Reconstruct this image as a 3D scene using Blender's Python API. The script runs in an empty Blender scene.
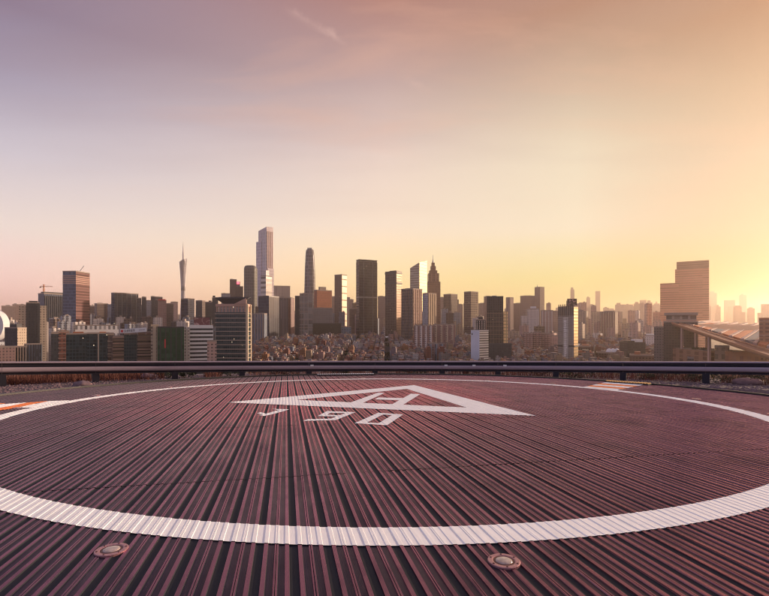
import bpy, bmesh, math, random
from mathutils import Matrix, Vector, noise
random.seed(7)
R = math.radians
S = bpy.context.scene
COL = S.collection

# ------------------------------------------------------------------ camera, sky, sun, exposure
F = 462.6            # focal length in photo pixels (photo 769 x 596)
HZ = 325.0           # horizon row in the photo
CAMZ = 100.0         # eye height above the city ground
cam = bpy.data.cameras.new('camera')
cam.sensor_width = 36.0
cam.lens = F / 769 * 36.0
cam.shift_y = (HZ - 298) / 769
cam.clip_start = 0.05
cam.clip_end = 60000
camo = bpy.data.objects.new('camera', cam)
camo.location = (0, 0, CAMZ)
camo.rotation_euler = (R(90), 0, 0)
COL.objects.link(camo)
S.camera = camo

SUN_AZ, SUN_EL = 63.0, 11.5          # azimuth clockwise from the view direction (+Y)
sd = Vector((math.sin(R(SUN_AZ)) * math.cos(R(SUN_EL)), math.cos(R(SUN_AZ)) * math.cos(R(SUN_EL)), math.sin(R(SUN_EL))))
sun = bpy.data.lights.new('sun', 'SUN')
sun.energy = 5.0
sun.angle = R(0.6)
sun.color = (1.0, 0.73, 0.52)
suno = bpy.data.objects.new('sun', sun)
suno.rotation_euler = sd.to_track_quat('Z', 'Y').to_euler()
suno.location = (0, 0, 900)
COL.objects.link(suno)

def lin(c):
    return tuple(((v / 255) / 12.92 if v / 255 <= .04045 else ((v / 255 + .055) / 1.055) ** 2.4) for v in c)

W = bpy.data.worlds.new('World')
S.world = W
W.use_nodes = True
wn, wl = W.node_tree.nodes, W.node_tree.links
wn.clear()
def wnode(t, **kw):
    n = wn.new(t)
    for k, v in kw.items():
        setattr(n, k, v)
    return n
def wmath(op, a, b=None, c=None, clamp=False):
    n = wnode('ShaderNodeMath', operation=op, use_clamp=clamp)
    for i, v in enumerate((a, b, c)):
        if v is None: continue
        if isinstance(v, (int, float)): n.inputs[i].default_value = v
        else: wl.new(v, n.inputs[i])
    return n.outputs[0]
tc = wnode('ShaderNodeTexCoord')
sep = wnode('ShaderNodeSeparateXYZ')
wl.new(tc.outputs['Generated'], sep.inputs[0])
zz = sep.outputs[2]
hor = wmath('SQRT', wmath('ADD', wmath('MULTIPLY', sep.outputs[0], sep.outputs[0]), wmath('MULTIPLY', sep.outputs[1], sep.outputs[1])))
dots = wmath('ADD', wmath('MULTIPLY', sep.outputs[0], math.sin(R(SUN_AZ))), wmath('MULTIPLY', sep.outputs[1], math.cos(R(SUN_AZ))))
caz = wmath('DIVIDE', dots, wmath('MAXIMUM', hor, 0.02))
caz = wmath('MULTIPLY', caz, wmath('MULTIPLY', hor, 1.6, clamp=True))
def skyramp(stops):
    n = wnode('ShaderNodeValToRGB')
    wl.new(zz, n.inputs[0])
    n.color_ramp.interpolation = 'EASE' if False else 'LINEAR'
    el = n.color_ramp.elements
    el[0].position, el[0].color = stops[0][0], (*lin(stops[0][1]), 1)
    el[1].position, el[1].color = stops[-1][0], (*lin(stops[-1][1]), 1)
    for p, c in stops[1:-1]:
        e = el.new(p); e.color = (*lin(c), 1)
    return n.outputs[0]
ZEN = (152, 155, 186)
skyA = skyramp([(0, (277, 226, 220)), (0.066, (277, 234, 225)), (0.163, (251, 234, 226)), (0.279, (214, 205, 215)), (0.384, (174, 166, 187)), (0.476, (143, 127, 150)), (0.75, (146, 138, 168)), (1, ZEN)])
skyB = skyramp([(0, (283, 237, 163)), (0.085, (283, 247, 182)), (0.211, (257, 236, 215)), (0.355, (236, 214, 204)), (0.476, (195, 167, 164)), (0.575, (182, 134, 124)), (0.8, (160, 144, 162)), (1, ZEN)])
skyE = skyramp([(0, (230, 211, 132)), (0.094, (230, 225, 151)), (0.19, (244, 232, 205)), (0.325, (237, 223, 197)), (0.4425, (204, 179, 157)), (0.538, (185, 141, 118)), (0.78, (164, 145, 156)), (1, ZEN)])
skyC = skyramp([(0, (208, 152, 78)), (.066, (208, 164, 96)), (.163, (212, 184, 152)), (.279, (212, 190, 162)), (.384, (202, 172, 142)), (.476, (188, 144, 114)), (.75, (166, 145, 150)), (1, ZEN)])
skyD = skyramp([(0, (192, 178, 204)), (.066, (190, 182, 210)), (.163, (186, 191, 220)), (.279, (170, 180, 217)), (.384, (155, 167, 211)), (.476, (148, 158, 204)), (.75, (150, 155, 192)), (1, ZEN)])
def wmix(fac, a, b, mode='MIX'):
    n = wnode('ShaderNodeMix', data_type='RGBA', blend_type=mode)
    if isinstance(fac, (int, float)): n.inputs[0].default_value = fac
    else: wl.new(fac, n.inputs[0])
    for i, v in ((6, a), (7, b)):
        if isinstance(v, tuple): n.inputs[i].default_value = v
        else: wl.new(v, n.inputs[i])
    return n.outputs[2]
def mapr(v, a, b):
    n = wnode('ShaderNodeMapRange', clamp=True)
    wl.new(v, n.inputs[0]); n.inputs[1].default_value = a; n.inputs[2].default_value = b
    return n.outputs[0]
cl, cm, cr = (math.cos(R(SUN_AZ + 39.7)), math.cos(R(SUN_AZ)), math.cos(R(SUN_AZ - 39.7)))
ce = math.cos(R(SUN_AZ - 22.5))
sky = wmix(mapr(caz, ce, cr), wmix(mapr(caz, cm, ce), wmix(mapr(caz, cl, cm), wmix(mapr(caz, -.9, cl), skyD, skyA), skyB), skyE), skyC)
# thin high cirrus: stretched noise on a far flat layer
inv = wmath('DIVIDE', 1.0, wmath('MAXIMUM', zz, .06))
cv = wnode('ShaderNodeCombineXYZ')
wl.new(wmath('MULTIPLY', sep.outputs[0], inv), cv.inputs[0]); wl.new(wmath('MULTIPLY', sep.outputs[1], inv), cv.inputs[1])
mp = wnode('ShaderNodeMapping'); mp.inputs['Rotation'].default_value = (0, 0, R(24)); mp.inputs['Scale'].default_value = (.55, 1.5, 1)
wl.new(cv.outputs[0], mp.inputs[0])
nz = wnode('ShaderNodeTexNoise'); nz.inputs['Scale'].default_value = 1.1; nz.inputs['Detail'].default_value = 7; nz.inputs['Roughness'].default_value = .55; nz.inputs['Distortion'].default_value = .5
wl.new(mp.outputs[0], nz.inputs[0])
high = mapr(zz, .2, .5)
wisp = wmath('MULTIPLY', mapr(nz.outputs[0], .52, .78), wmath('MULTIPLY', high, .55))
sky = wmix(wisp, sky, (*lin((246, 190, 160)), 1))
nz2 = wnode('ShaderNodeTexNoise'); nz2.inputs['Scale'].default_value = .7; nz2.inputs['Detail'].default_value = 5
mp2 = wnode('ShaderNodeMapping'); mp2.inputs['Location'].default_value = (4.1, 2.2, 0); mp2.inputs['Rotation'].default_value = (0, 0, R(24)); mp2.inputs['Scale'].default_value = (.5, 1.6, 1)
wl.new(cv.outputs[0], mp2.inputs[0]); wl.new(mp2.outputs[0], nz2.inputs[0])
sky = wmix(wmath('MULTIPLY', mapr(nz2.outputs[0], .5, .75), wmath('MULTIPLY', high, .42)), sky, (*lin((150, 118, 128)), 1))
# an old broken vapour trail
def pixdir(x, y):
    return Vector(((x - 384.5) / F, 1, (HZ - y) / F)).normalized()
p0, p1 = pixdir(272, 0), pixdir(440, 98)
nrm = p0.cross(p1).normalized(); tan = (p1 - p0).normalized()
def wdot(v):
    n = wnode('ShaderNodeVectorMath', operation='DOT_PRODUCT'); wl.new(tc.outputs['Generated'], n.inputs[0]); n.inputs[1].default_value = v
    return n.outputs['Value']
nz3 = wnode('ShaderNodeTexNoise'); nz3.inputs['Scale'].default_value = 26; nz3.inputs['Detail'].default_value = 6; nz3.inputs['Roughness'].default_value = .65
wl.new(tc.outputs['Generated'], nz3.inputs[0])
acr = wmath('ABSOLUTE', wmath('ADD', wdot(nrm), wmath('MULTIPLY', wmath('SUBTRACT', nz3.outputs[0], .5), .03)))
trail = wmath('SUBTRACT', 1.0, mapr(acr, .001, .0095))
along = wdot(tan)
a0, a1 = p0.dot(tan), p1.dot(tan)
nz4 = wnode('ShaderNodeTexNoise'); nz4.inputs['Scale'].default_value = 7; nz4.inputs['Detail'].default_value = 3
wl.new(tc.outputs['Generated'], nz4.inputs[0])
def window(b0, b1):
    return wmath('MULTIPLY', mapr(along, b0, b0 + .02), wmath('SUBTRACT', 1.0, mapr(along, b1 - .03, b1)))
T1 = [pixdir(*p).dot(tan) for p in ((280, 5), (350, 44), (403, 76), (436, 96))]
trail = wmath('MULTIPLY', trail, wmath('ADD', window(T1[0], T1[1]), wmath('MULTIPLY', window(T1[2], T1[3]), .7)))
trail = wmath('MULTIPLY', trail, wmath('MULTIPLY', mapr(nz4.outputs[0], .30, .5), wmath('MULTIPLY', mapr(nz3.outputs[0], .38, .62), .36)))
sky = wmix(trail, sky, (*lin((248, 205, 190)), 1))
nish = wnode('ShaderNodeTexSky', sky_type='NISHITA')
nish.sun_disc = False
nish.sun_elevation = R(SUN_EL); nish.sun_rotation = R(SUN_AZ)
nish.dust_density = 4.0; nish.air_density = 1.2
bg = wnode('ShaderNodeBackground'); bg.inputs[1].default_value = 0.80
bg2 = wnode('ShaderNodeBackground'); bg2.inputs[1].default_value = 0.05
ad = wnode('ShaderNodeMixShader'); ad.inputs[0].default_value = 0.05
wo = wnode('ShaderNodeOutputWorld')
wl.new(sky, bg.inputs[0]); wl.new(nish.outputs[0], bg2.inputs[0])
wl.new(bg.outputs[0], ad.inputs[1]); wl.new(bg2.outputs[0], ad.inputs[2]); wl.new(ad.outputs[0], wo.inputs[0])

S.view_settings.view_transform = 'Standard'
S.view_settings.look = 'None'
S.view_settings.exposure = 0.35
S.view_settings.gamma = 1.0
S.view_settings.use_curve_mapping = False
S.render.engine = 'CYCLES'
S.cycles.use_denoising = True
S.cycles.filter_width = 1.15
S.cycles.volume_bounces = 2
S.cycles.max_bounces = 6
S.cycles.diffuse_bounces = 2
S.cycles.glossy_bounces = 3

# ------------------------------------------------------------------ helpers
def tag(o, label=None, cat=None, group=None, kind=None):
    if label: o['label'] = label
    if cat: o['category'] = cat
    if group: o['group'] = group
    if kind: o['kind'] = kind
    return o

def empty(name, loc=(0, 0, 0), label=None, cat=None, group=None):
    o = bpy.data.objects.new(name, None)
    o.location = loc
    o.empty_display_size = .2
    COL.objects.link(o)
    return tag(o, label, cat, group)

class MB:
    def __init__(s):
        s.v, s.f, s.m, s.uv = [], [], [], []
    def face(s, pts, mi=0, uv=None):
        b = len(s.v)
        s.v.extend(pts)
        s.f.append(tuple(range(b, b + len(pts))))
        s.m.append(mi)
        s.uv.extend(uv if uv else [(p[0], p[1]) for p in pts])
    def prism(s, poly, z0, z1, wall=0, roof=1, ztop=None, uoff=0.0):
        """poly counter-clockwise; wall may be a list of material slots, one for each side; ztop: heights per corner"""
        n = len(poly)
        zt = ztop or [z1] * n
        u = uoff
        for i in range(n):
            a, b = poly[i], poly[(i + 1) % n]
            L = math.hypot(b[0] - a[0], b[1] - a[1])
            mi = wall[i] if isinstance(wall, (list, tuple)) else wall
            ta, tb = zt[i], zt[(i + 1) % n]
            s.face([(a[0], a[1], z0), (b[0], b[1], z0), (b[0], b[1], tb), (a[0], a[1], ta)], mi,
                   [(u, z0), (u + L, z0), (u + L, tb), (u, ta)])
            u += L
        s.face([(p[0], p[1], zt[i]) for i, p in enumerate(poly)], roof)
        s.face([(p[0], p[1], z0) for p in reversed(poly)], roof)
    def box(s, x0, x1, y0, y1, z0, z1, wall=0, roof=None):
        s.prism([(x0, y0), (x1, y0), (x1, y1), (x0, y1)], z0, z1, wall, wall if roof is None else roof)
    def bar(s, a, b, r, mi=0, n=4, r2=None):
        a, b = Vector(a), Vector(b)
        d = (b - a)
        if d.length < 1e-6: return
        d.normalize()
        t = d.cross(Vector((0, 0, 1)))
        if t.length < 1e-3: t = Vector((1, 0, 0))
        t.normalize(); w = d.cross(t)
        r2 = r if r2 is None else r2
        ra = [a + (t * math.cos(2 * math.pi * (k + .5) / n) + w * math.sin(2 * math.pi * (k + .5) / n)) * r for k in range(n)]
        rb = [b + (t * math.cos(2 * math.pi * (k + .5) / n) + w * math.sin(2 * math.pi * (k + .5) / n)) * r2 for k in range(n)]
        for k in range(n):
            j = (k + 1) % n
            s.face([tuple(ra[j]), tuple(ra[k]), tuple(rb[k]), tuple(rb[j])], mi)
        s.face([tuple(p) for p in ra], mi)
        s.face([tuple(p) for p in reversed(rb)], mi)
    def mesh(s, name, mats):
        me = bpy.data.meshes.new(name)
        me.from_pydata(s.v, [], s.f)
        for m in (mats if isinstance(mats, (list, tuple)) else [mats]):
            me.materials.append(m)
        me.polygons.foreach_set('material_index', s.m)
        ul = me.uv_layers.new(name='UVMap')
        ul.data.foreach_set('uv', [c for p in s.uv for c in p])
        me.update()
        return me
    def build(s, name, mats, parent=None):
        return place(name, s.mesh(name, mats), parent)

def place(name, me, parent=None, loc=(0, 0, 0), rz=0.0):
    o = bpy.data.objects.new(name, me)
    o.location = loc
    o.rotation_euler = (0, 0, rz)
    COL.objects.link(o)
    if parent: o.parent = parent
    return o

def smooth(o):
    for p in o.data.polygons: p.use_smooth = True
    return o

# ------------------------------------------------------------------ materials
def mat(name):
    m = bpy.data.materials.new(name)
    m.use_nodes = True
    return m, m.node_tree.nodes, m.node_tree.links, m.node_tree.nodes['Principled BSDF']

def nmath(n, l, op, a, b=None, clamp=False):
    k = n.new('ShaderNodeMath'); k.operation = op; k.use_clamp = clamp
    for i, v in enumerate((a, b)):
        if v is None: continue
        if isinstance(v, (int, float)): k.inputs[i].default_value = v
        else: l.new(v, k.inputs[i])
    return k.outputs[0]

def nmix(n, l, fac, a, b, mode='MIX'):
    k = n.new('ShaderNodeMix'); k.data_type = 'RGBA'; k.blend_type = mode
    for i, v in ((0, fac), (6, a), (7, b)):
        if isinstance(v, (int, float)): k.inputs[i].default_value = v
        elif isinstance(v, tuple): k.inputs[i].default_value = (*v, 1) if len(v) == 3 else v
        else: l.new(v, k.inputs[i])
    return k.outputs[2]

def plain(name, col, rough=.7, metal=0.0, var=.25, scale=.6, bump=0.0, bscale=20.0, coords='Object'):
    """one colour with a little uneven weathering"""
    m, n, l, b = mat(name)
    t = n.new('ShaderNodeTexCoord')
    z = n.new('ShaderNodeTexNoise'); z.inputs['Scale'].default_value = scale; z.inputs['Detail'].default_value = 5
    l.new(t.outputs[coords], z.inputs[0])
    c = nmix(n, l, z.outputs[0], tuple(v * (1 - var) for v in col), tuple(min(1, v * (1 + var)) for v in col))
    l.new(c, b.inputs['Base Color'])
    b.inputs['Roughness'].default_value = rough
    b.inputs['Metallic'].default_value = metal
    if bump:
        z2 = n.new('ShaderNodeTexNoise'); z2.inputs['Scale'].default_value = bscale; z2.inputs['Detail'].default_value = 6
        l.new(t.outputs[coords], z2.inputs[0])
        bm = n.new('ShaderNodeBump'); bm.inputs['Strength'].default_value = bump; bm.inputs['Distance'].default_value = .02
        l.new(z2.outputs[0], bm.inputs['Height']); l.new(bm.outputs[0], b.inputs['Normal'])
    return m

FAC = {}
def fac(wall, glass, fh=7.0, bw=5.0, wu=.7, wv=.6, lit=0.0, rough=.18, wrough=.75, jitter=.6, metal=0.0):
    """facade seen from far off: floors and bays in metres along the wall, glass darker than wall"""
    key = (wall, glass, fh, bw, wu, wv, lit, rough, wrough, jitter, metal)
    if key in FAC: return FAC[key]
    m, n, l, b = mat('facade_%d' % len(FAC))
    k_ = .72 + .35 * max(0.0, min(1.0, (wall[1] - .2) / .4))
    wall = tuple(w * k_ for w in wall); glass = tuple(g * (1.0 if metal else .62) for g in glass)
    uvn = n.new('ShaderNodeUVMap'); uvn.uv_map = 'UVMap'
    sp = n.new('ShaderNodeSeparateXYZ'); l.new(uvn.outputs[0], sp.inputs[0])
    a = nmath(n, l, 'DIVIDE', sp.outputs[0], bw)
    v = nmath(n, l, 'DIVIDE', sp.outputs[1], fh)
    fa, fv = nmath(n, l, 'FRACT', a), nmath(n, l, 'FRACT', v)
    win = nmath(n, l, 'MULTIPLY', nmath(n, l, 'LESS_THAN', fa, wu), nmath(n, l, 'LESS_THAN', fv, wv))
    cc = n.new('ShaderNodeCombineXYZ')
    l.new(nmath(n, l, 'FLOOR', a), cc.inputs[0]); l.new(nmath(n, l, 'FLOOR', v), cc.inputs[1])
    oi = n.new('ShaderNodeObjectInfo'); l.new(oi.outputs['Random'], cc.inputs[2])
    wnz = n.new('ShaderNodeTexWhiteNoise'); wnz.noise_dimensions = '3D'; l.new(cc.outputs[0], wnz.inputs[0])
    gl = nmix(n, l, nmath(n, l, 'MULTIPLY', nmath(n, l, 'POWER', wnz.outputs['Value'], 2.5), jitter), glass, tuple(.2 * g + .9 * w + .04 for g, w in zip(glass, wall)))  # random panes paler: sky reflections painted into the glass colour
    t = n.new('ShaderNodeTexCoord')
    z = n.new('ShaderNodeTexNoise'); z.inputs['Scale'].default_value = .03; z.inputs['Detail'].default_value = 6
    l.new(t.outputs['Object'], z.inputs[0])
    wa = nmix(n, l, z.outputs[0], tuple(w * .72 for w in wall), tuple(min(1, w * 1.28) for w in wall))
    l.new(nmix(n, l, win, wa, gl), b.inputs['Base Color'])
    rr = n.new('ShaderNodeMapRange'); l.new(win, rr.inputs[0]); rr.inputs[3].default_value = wrough; rr.inputs[4].default_value = rough
    l.new(rr.outputs[0], b.inputs['Roughness'])
    if metal:
        l.new(nmath(n, l, 'MULTIPLY', win, metal), b.inputs['Metallic'])
    if lit:
        on = nmath(n, l, 'MULTIPLY', nmath(n, l, 'MULTIPLY', nmath(n, l, 'LESS_THAN', fa, .26), nmath(n, l, 'LESS_THAN', fv, .26)), nmath(n, l, 'LESS_THAN', wnz.outputs['Value'], lit))
        b.inputs['Emission Color'].default_value = (1, .78, .5, 1)
        l.new(nmath(n, l, 'MULTIPLY', on, 1.1), b.inputs['Emission Strength'])
    FAC[key] = m
    return m

M = {}
M['roof'] = plain('roof_grey', (.16, .15, .16), .9, scale=.05)
M['roofdark'] = plain('roof_dark', (.05, .05, .06), .85, scale=.05)
M['concrete'] = plain('concrete', (.32, .26, .23), .85, scale=.03)
M['rust'] = plain('terracotta', (.36, .14, .08), .85, scale=.03)
M['white'] = plain('white_panel', (.72, .72, .74), .6, var=.08, scale=.1)
M['cream'] = plain('cream_plaster', (.62, .50, .36), .8, var=.12, scale=.05)
M['dark'] = plain('dark_cladding', (.035, .038, .048), .4, scale=.05)
M['steel'] = plain('steel', (.30, .29, .31), .45, .6, scale=.1)
M['pinkstone'] = plain('pink_stone', (.48, .31, .26), .75, scale=.05)
M['orange'] = plain('crane_orange', (.55, .20, .07), .6)
M['rustbeam'] = plain('rust_beam', (.40, .19, .11), .8, scale=.1)
M['red'] = plain('red_sign', (.60, .05, .05), .5)
M['black'] = plain('black_paint', (.012, .012, .014), .5)
# ------------------------------------------------------------------ ground of the city
def city_ground():
    m, n, l, b = mat('city_ground')
    t = n.new('ShaderNodeTexCoord')
    v = n.new('ShaderNodeTexVoronoi'); v.inputs['Scale'].default_value = .012
    l.new(t.outputs['Object'], v.inputs[0])
    z = n.new('ShaderNodeTexNoise'); z.inputs['Scale'].default_value = .004; z.inputs['Detail'].default_value = 8
    l.new(t.outputs['Object'], z.inputs[0])
    c = nmix(n, l, z.outputs[0], (.035, .05, .03), (.10, .09, .085))
    c = nmix(n, l, .35, c, v.outputs['Color'], 'MULTIPLY')
    l.new(c, b.inputs['Base Color']); b.inputs['Roughness'].default_value = .95
    mb = MB()
    # fan of rings so that the sheet reaches the horizon
    rad = [0, 400, 1500, 4000, 9000, 13000]
    N = 48
    for i in range(len(rad) - 1):
        for k in range(N):
            a, c2 = 2 * math.pi * k / N, 2 * math.pi * (k + 1) / N
            p = lambda r, q: (r * math.cos(q), r * math.sin(q), 0)
            if rad[i] == 0: mb.face([p(0, 0), p(rad[1], a), p(rad[1], c2)])
            else: mb.face([p(rad[i], a), p(rad[i + 1], a), p(rad[i + 1], c2), p(rad[i], c2)])
    tag(mb.build('ground', m), kind='structure')
city_ground()

def hill(X, Y):
    px = 384.5 + F * X / max(Y, 1)
    def ss(a, b, v):
        t = max(0.0, min(1.0, (v - a) / (b - a))); return t * t * (3 - 2 * t)
    lat = ss(225, 262, px) * (1 - ss(650, 720, px))
    up = 30 * ss(560, 830, Y) + 24 * ss(800, 1300, Y)
    return lat * up * (1 - ss(1300, 1650, Y)) * (1.0 - .18 * ss(440, 520, px))
def hill_mesh():
    m = plain('hill_ground', (.075, .065, .06), .95, var=.5, scale=.02)
    mb = MB(); n1, n2 = 60, 44
    g = [[None] * (n2 + 1) for _ in range(n1 + 1)]
    for i in range(n1 + 1):
        for j in range(n2 + 1):
            Y = 540 + 1130 * j / n2; px = 215 + 520 * i / n1
            X = (px - 384.5) / F * Y
            g[i][j] = (X, Y, .05 + hill(X, Y))
    for i in range(n1):
        for j in range(n2): mb.face([g[i][j], g[i + 1][j], g[i + 1][j + 1], g[i][j + 1]])
    tag(mb.build('hill', m), kind='structure')
hill_mesh()

# ------------------------------------------------------------------ helipad frame
HCAM = 1.6                     # eye above the deck plane
HD = 344.0                     # vanishing row of the gently sloping deck
TILT = math.atan((HD - HZ) / F)
DC, RO, RI, RDECK, RLAMP = 7.81 * HCAM, 5.525 * HCAM, 5.298 * HCAM, 7.45 * HCAM, 5.72 * HCAM
ROT = R(12.0)                  # planks run 12 degrees off the view direction
ctr = Vector((-.034 * HCAM, DC, CAMZ - HCAM - DC * math.tan(TILT)))
PADM = Matrix.Translation(ctr) @ Matrix.Rotation(-TILT, 4, 'X') @ Matrix.Rotation(ROT, 4, 'Z')
PADI = PADM.inverted()
def deck_px(x, y):
    Z = F * HCAM / (y - HD)
    w = Vector(((x - 384.5) / F * Z, Z, CAMZ - HCAM - Z * math.tan(TILT)))
    p = PADI @ w
    return (p.x, p.y)
def pad_empty(name, label, cat, group=None, local=(0, 0, 0)):
    o = empty(name, (0, 0, 0), label, cat, group)
    o.matrix_world = PADM @ Matrix.Translation(local)
    return o
WP = .262                      # plank width
# profile across one plank: (fraction, height, material of the strip to the next point)
PROF = [(0, -.006, 2), (.010, .002, 0), (.055, .002, 2), (.067, -.004, 1), (.235, -.004, 0), (.247, .003, 0), (.365, .003, 2), (.377, -.008, 2),
        (.615, -.008, 0), (.627, .003, 0), (.745, .003, 2), (.757, -.004, 1), (.935, -.004, 0), (.947, .002, 0), (.99, .002, 2), (1, -.006, 2)]
def prof_z(x):
    t = (x / WP) % 1.0
    for (a, za, _), (b, zb, _) in zip(PROF, PROF[1:]):
        if a <= t <= b + 1e-9:
            return za + (zb - za) * (t - a) / (b - a)
    return 0.0
def chord(x, r=RDECK):
    return math.sqrt(max(0.0, r * r - x * x))

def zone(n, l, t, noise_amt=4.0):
    """ragged patch of reddish sheen painted into the deck colour; rest darker and bluish"""
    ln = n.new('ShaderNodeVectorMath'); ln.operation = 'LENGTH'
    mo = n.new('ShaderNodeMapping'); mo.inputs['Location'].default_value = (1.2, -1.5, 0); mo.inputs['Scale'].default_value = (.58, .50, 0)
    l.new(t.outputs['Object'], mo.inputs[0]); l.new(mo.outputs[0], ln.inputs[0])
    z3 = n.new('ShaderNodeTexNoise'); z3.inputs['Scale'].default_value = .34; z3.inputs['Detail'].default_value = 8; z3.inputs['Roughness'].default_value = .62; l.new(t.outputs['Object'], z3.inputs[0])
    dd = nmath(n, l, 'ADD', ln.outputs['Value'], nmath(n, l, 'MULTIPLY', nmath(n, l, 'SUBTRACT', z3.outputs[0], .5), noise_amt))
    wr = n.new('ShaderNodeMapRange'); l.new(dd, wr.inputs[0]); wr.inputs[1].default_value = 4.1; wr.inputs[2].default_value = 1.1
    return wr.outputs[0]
def streaks(n, l, t, sx, sy, lo, hi, detail=8):
    mp = n.new('ShaderNodeMapping'); mp.inputs['Scale'].default_value = (sx, sy, 1); l.new(t.outputs['Object'], mp.inputs[0])
    z = n.new('ShaderNodeTexNoise'); z.inputs['Scale'].default_value = 1.0; z.inputs['Detail'].default_value = detail; z.inputs['Roughness'].default_value = .65; l.new(mp.outputs[0], z.inputs[0])
    r = n.new('ShaderNodeMapRange'); l.new(z.outputs[0], r.inputs[0]); r.inputs[1].default_value = lo; r.inputs[2].default_value = hi
    return r.outputs[0]
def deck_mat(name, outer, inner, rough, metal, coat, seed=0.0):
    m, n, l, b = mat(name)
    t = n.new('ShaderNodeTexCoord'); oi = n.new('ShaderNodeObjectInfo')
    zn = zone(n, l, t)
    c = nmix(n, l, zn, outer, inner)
    # each plank has faded on its own, with long run-off streaks, dirt patches and bright scuffs
    c = nmix(n, l, nmath(n, l, 'MULTIPLY', oi.outputs['Random'], .3), c, tuple(v * .45 for v in outer))
    c = nmix(n, l, nmath(n, l, 'MULTIPLY', streaks(n, l, t, 9, .5, .45, .75), .4), c, tuple(.35 * v for v in outer))
    c = nmix(n, l, nmath(n, l, 'MULTIPLY', streaks(n, l, t, .9, .9, .50, .66), .6), c, (.022, .02, .032))
    c = nmix(n, l, nmath(n, l, 'MULTIPLY', streaks(n, l, t, 30, 3.0, .64, .72, 4), .14), c, tuple(min(1, v * 1.7 + .05) for v in inner))
    l.new(c, b.inputs['Base Color'])
    rr = n.new('ShaderNodeMapRange'); l.new(streaks(n, l, t, 1.7, .7, .3, .7), rr.inputs[0]); rr.inputs[3].default_value = rough * .7; rr.inputs[4].default_value = rough * 1.35
    l.new(rr.outputs[0], b.inputs['Roughness'])
    b.inputs['Metallic'].default_value = metal
    b.inputs['Specular Tint'].default_value = (.92, .64, .80, 1)
    b.inputs['Coat Weight'].default_value = coat; b.inputs['Coat Roughness'].default_value = .3
    wv = n.new('ShaderNodeTexWave'); wv.bands_direction = 'X'; wv.inputs['Scale'].default_value = 38; wv.inputs['Distortion'].default_value = .15
    l.new(t.outputs['Object'], wv.inputs[0])
    bp = n.new('ShaderNodeBump'); bp.inputs['Strength'].default_value = .35; bp.inputs['Distance'].default_value = .002
    l.new(wv.outputs[0], bp.inputs['Height']); l.new(bp.outputs[0], b.inputs['Normal'])
    return m
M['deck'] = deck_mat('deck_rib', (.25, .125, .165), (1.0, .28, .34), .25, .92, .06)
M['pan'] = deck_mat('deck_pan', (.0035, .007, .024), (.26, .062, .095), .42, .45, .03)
M['groove'] = plain('deck_groove', (.004, .006, .016), .8, var=.5, scale=2)
def marking(name, col, worn):
    m, n, l, b = mat(name)
    t = n.new('ShaderNodeTexCoord')
    mp = n.new('ShaderNodeMapping'); mp.inputs['Scale'].default_value = (12, 1.2, 1)
    l.new(t.outputs['Object'], mp.inputs[0])
    z = n.new('ShaderNodeTexNoise'); z.inputs['Scale'].default_value = 1.4; z.inputs['Detail'].default_value = 8; z.inputs['Roughness'].default_value = .65
    l.new(mp.outputs[0], z.inputs[0])
    mr = n.new('ShaderNodeMapRange'); l.new(z.outputs[0], mr.inputs[0]); mr.inputs[1].default_value = .45; mr.inputs[2].default_value = .75
    c = nmix(n, l, nmath(n, l, 'MULTIPLY', mr.outputs[0], worn), col, tuple(v * .55 for v in col))
    z2 = n.new('ShaderNodeTexNoise'); z2.inputs['Scale'].default_value = 1.0; z2.inputs['Detail'].default_value = 9; z2.inputs['Roughness'].default_value = .75
    mp2 = n.new('ShaderNodeMapping'); mp2.inputs['Scale'].default_value = (7, 2.2, 1); l.new(t.outputs['Object'], mp2.inputs[0]); l.new(mp2.outputs[0], z2.inputs[0])
    ch = n.new('ShaderNodeMapRange'); l.new(z2.outputs[0], ch.inputs[0]); ch.inputs[1].default_value = .64; ch.inputs[2].default_value = .70
    c = nmix(n, l, nmath(n, l, 'MULTIPLY', ch.outputs[0], .55), c, (.34, .25, .27))
    l.new(c, b.inputs['Base Color']); b.inputs['Roughness'].default_value = .6
    return m
M['paint_white'] = marking('marking_white', (.92, .93, .93), .32)
M['paint_orange'] = marking('marking_orange', (.80, .20, .03), .35)

pad = pad_empty('helipad', 'round ribbed metal helipad with white ring and triangle markings', 'helipad')
# planks ----------------------------------------------------------
cosr, sinr = math.cos(ROT), math.sin(ROT)
def v_of(Zc):      # distance along the planks from the pad centre for a point straight ahead at Zc
    return (Zc * HCAM - DC) * cosr
ROW = 2.23 * HCAM
v0 = (3.72 * HCAM - DC) + 0.0
rows = []
v = v0
while v > -RDECK: v -= ROW
while v < RDECK:
    rows.append((v, v + ROW)); v += ROW
ncol = int(math.ceil(RDECK / WP))
planks = []
for c in range(-ncol, ncol):
    xa, xb = c * WP, (c + 1) * WP
    for r, (ya, yb) in enumerate(rows):
        sh = 0.0
        pts = []
        ok = False
        for t, z, mi in PROF:
            x = xa + t * WP
            k = chord(x)
            lo, hi = max(ya + .009, -k), min(yb - .009, k)
            if hi - lo > .02: ok = True
            pts.append((x, lo, max(hi, lo), z, mi))
        if not ok: continue
        mid = Vector(((xa + xb) / 2, (max(ya, -chord(xa + .1)) + min(yb, chord(xa + .1))) / 2, 0))
        w = PADM @ mid
        area = 0.0
        if w.y > 2.0:
            px = 384.5 + F * w.x / w.y
            if -60 < px < 830: area = 1.0 / (w.y ** 3)
        planks.append((area, c, r, pts))
planks.sort(key=lambda q: -q[0])
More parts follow.
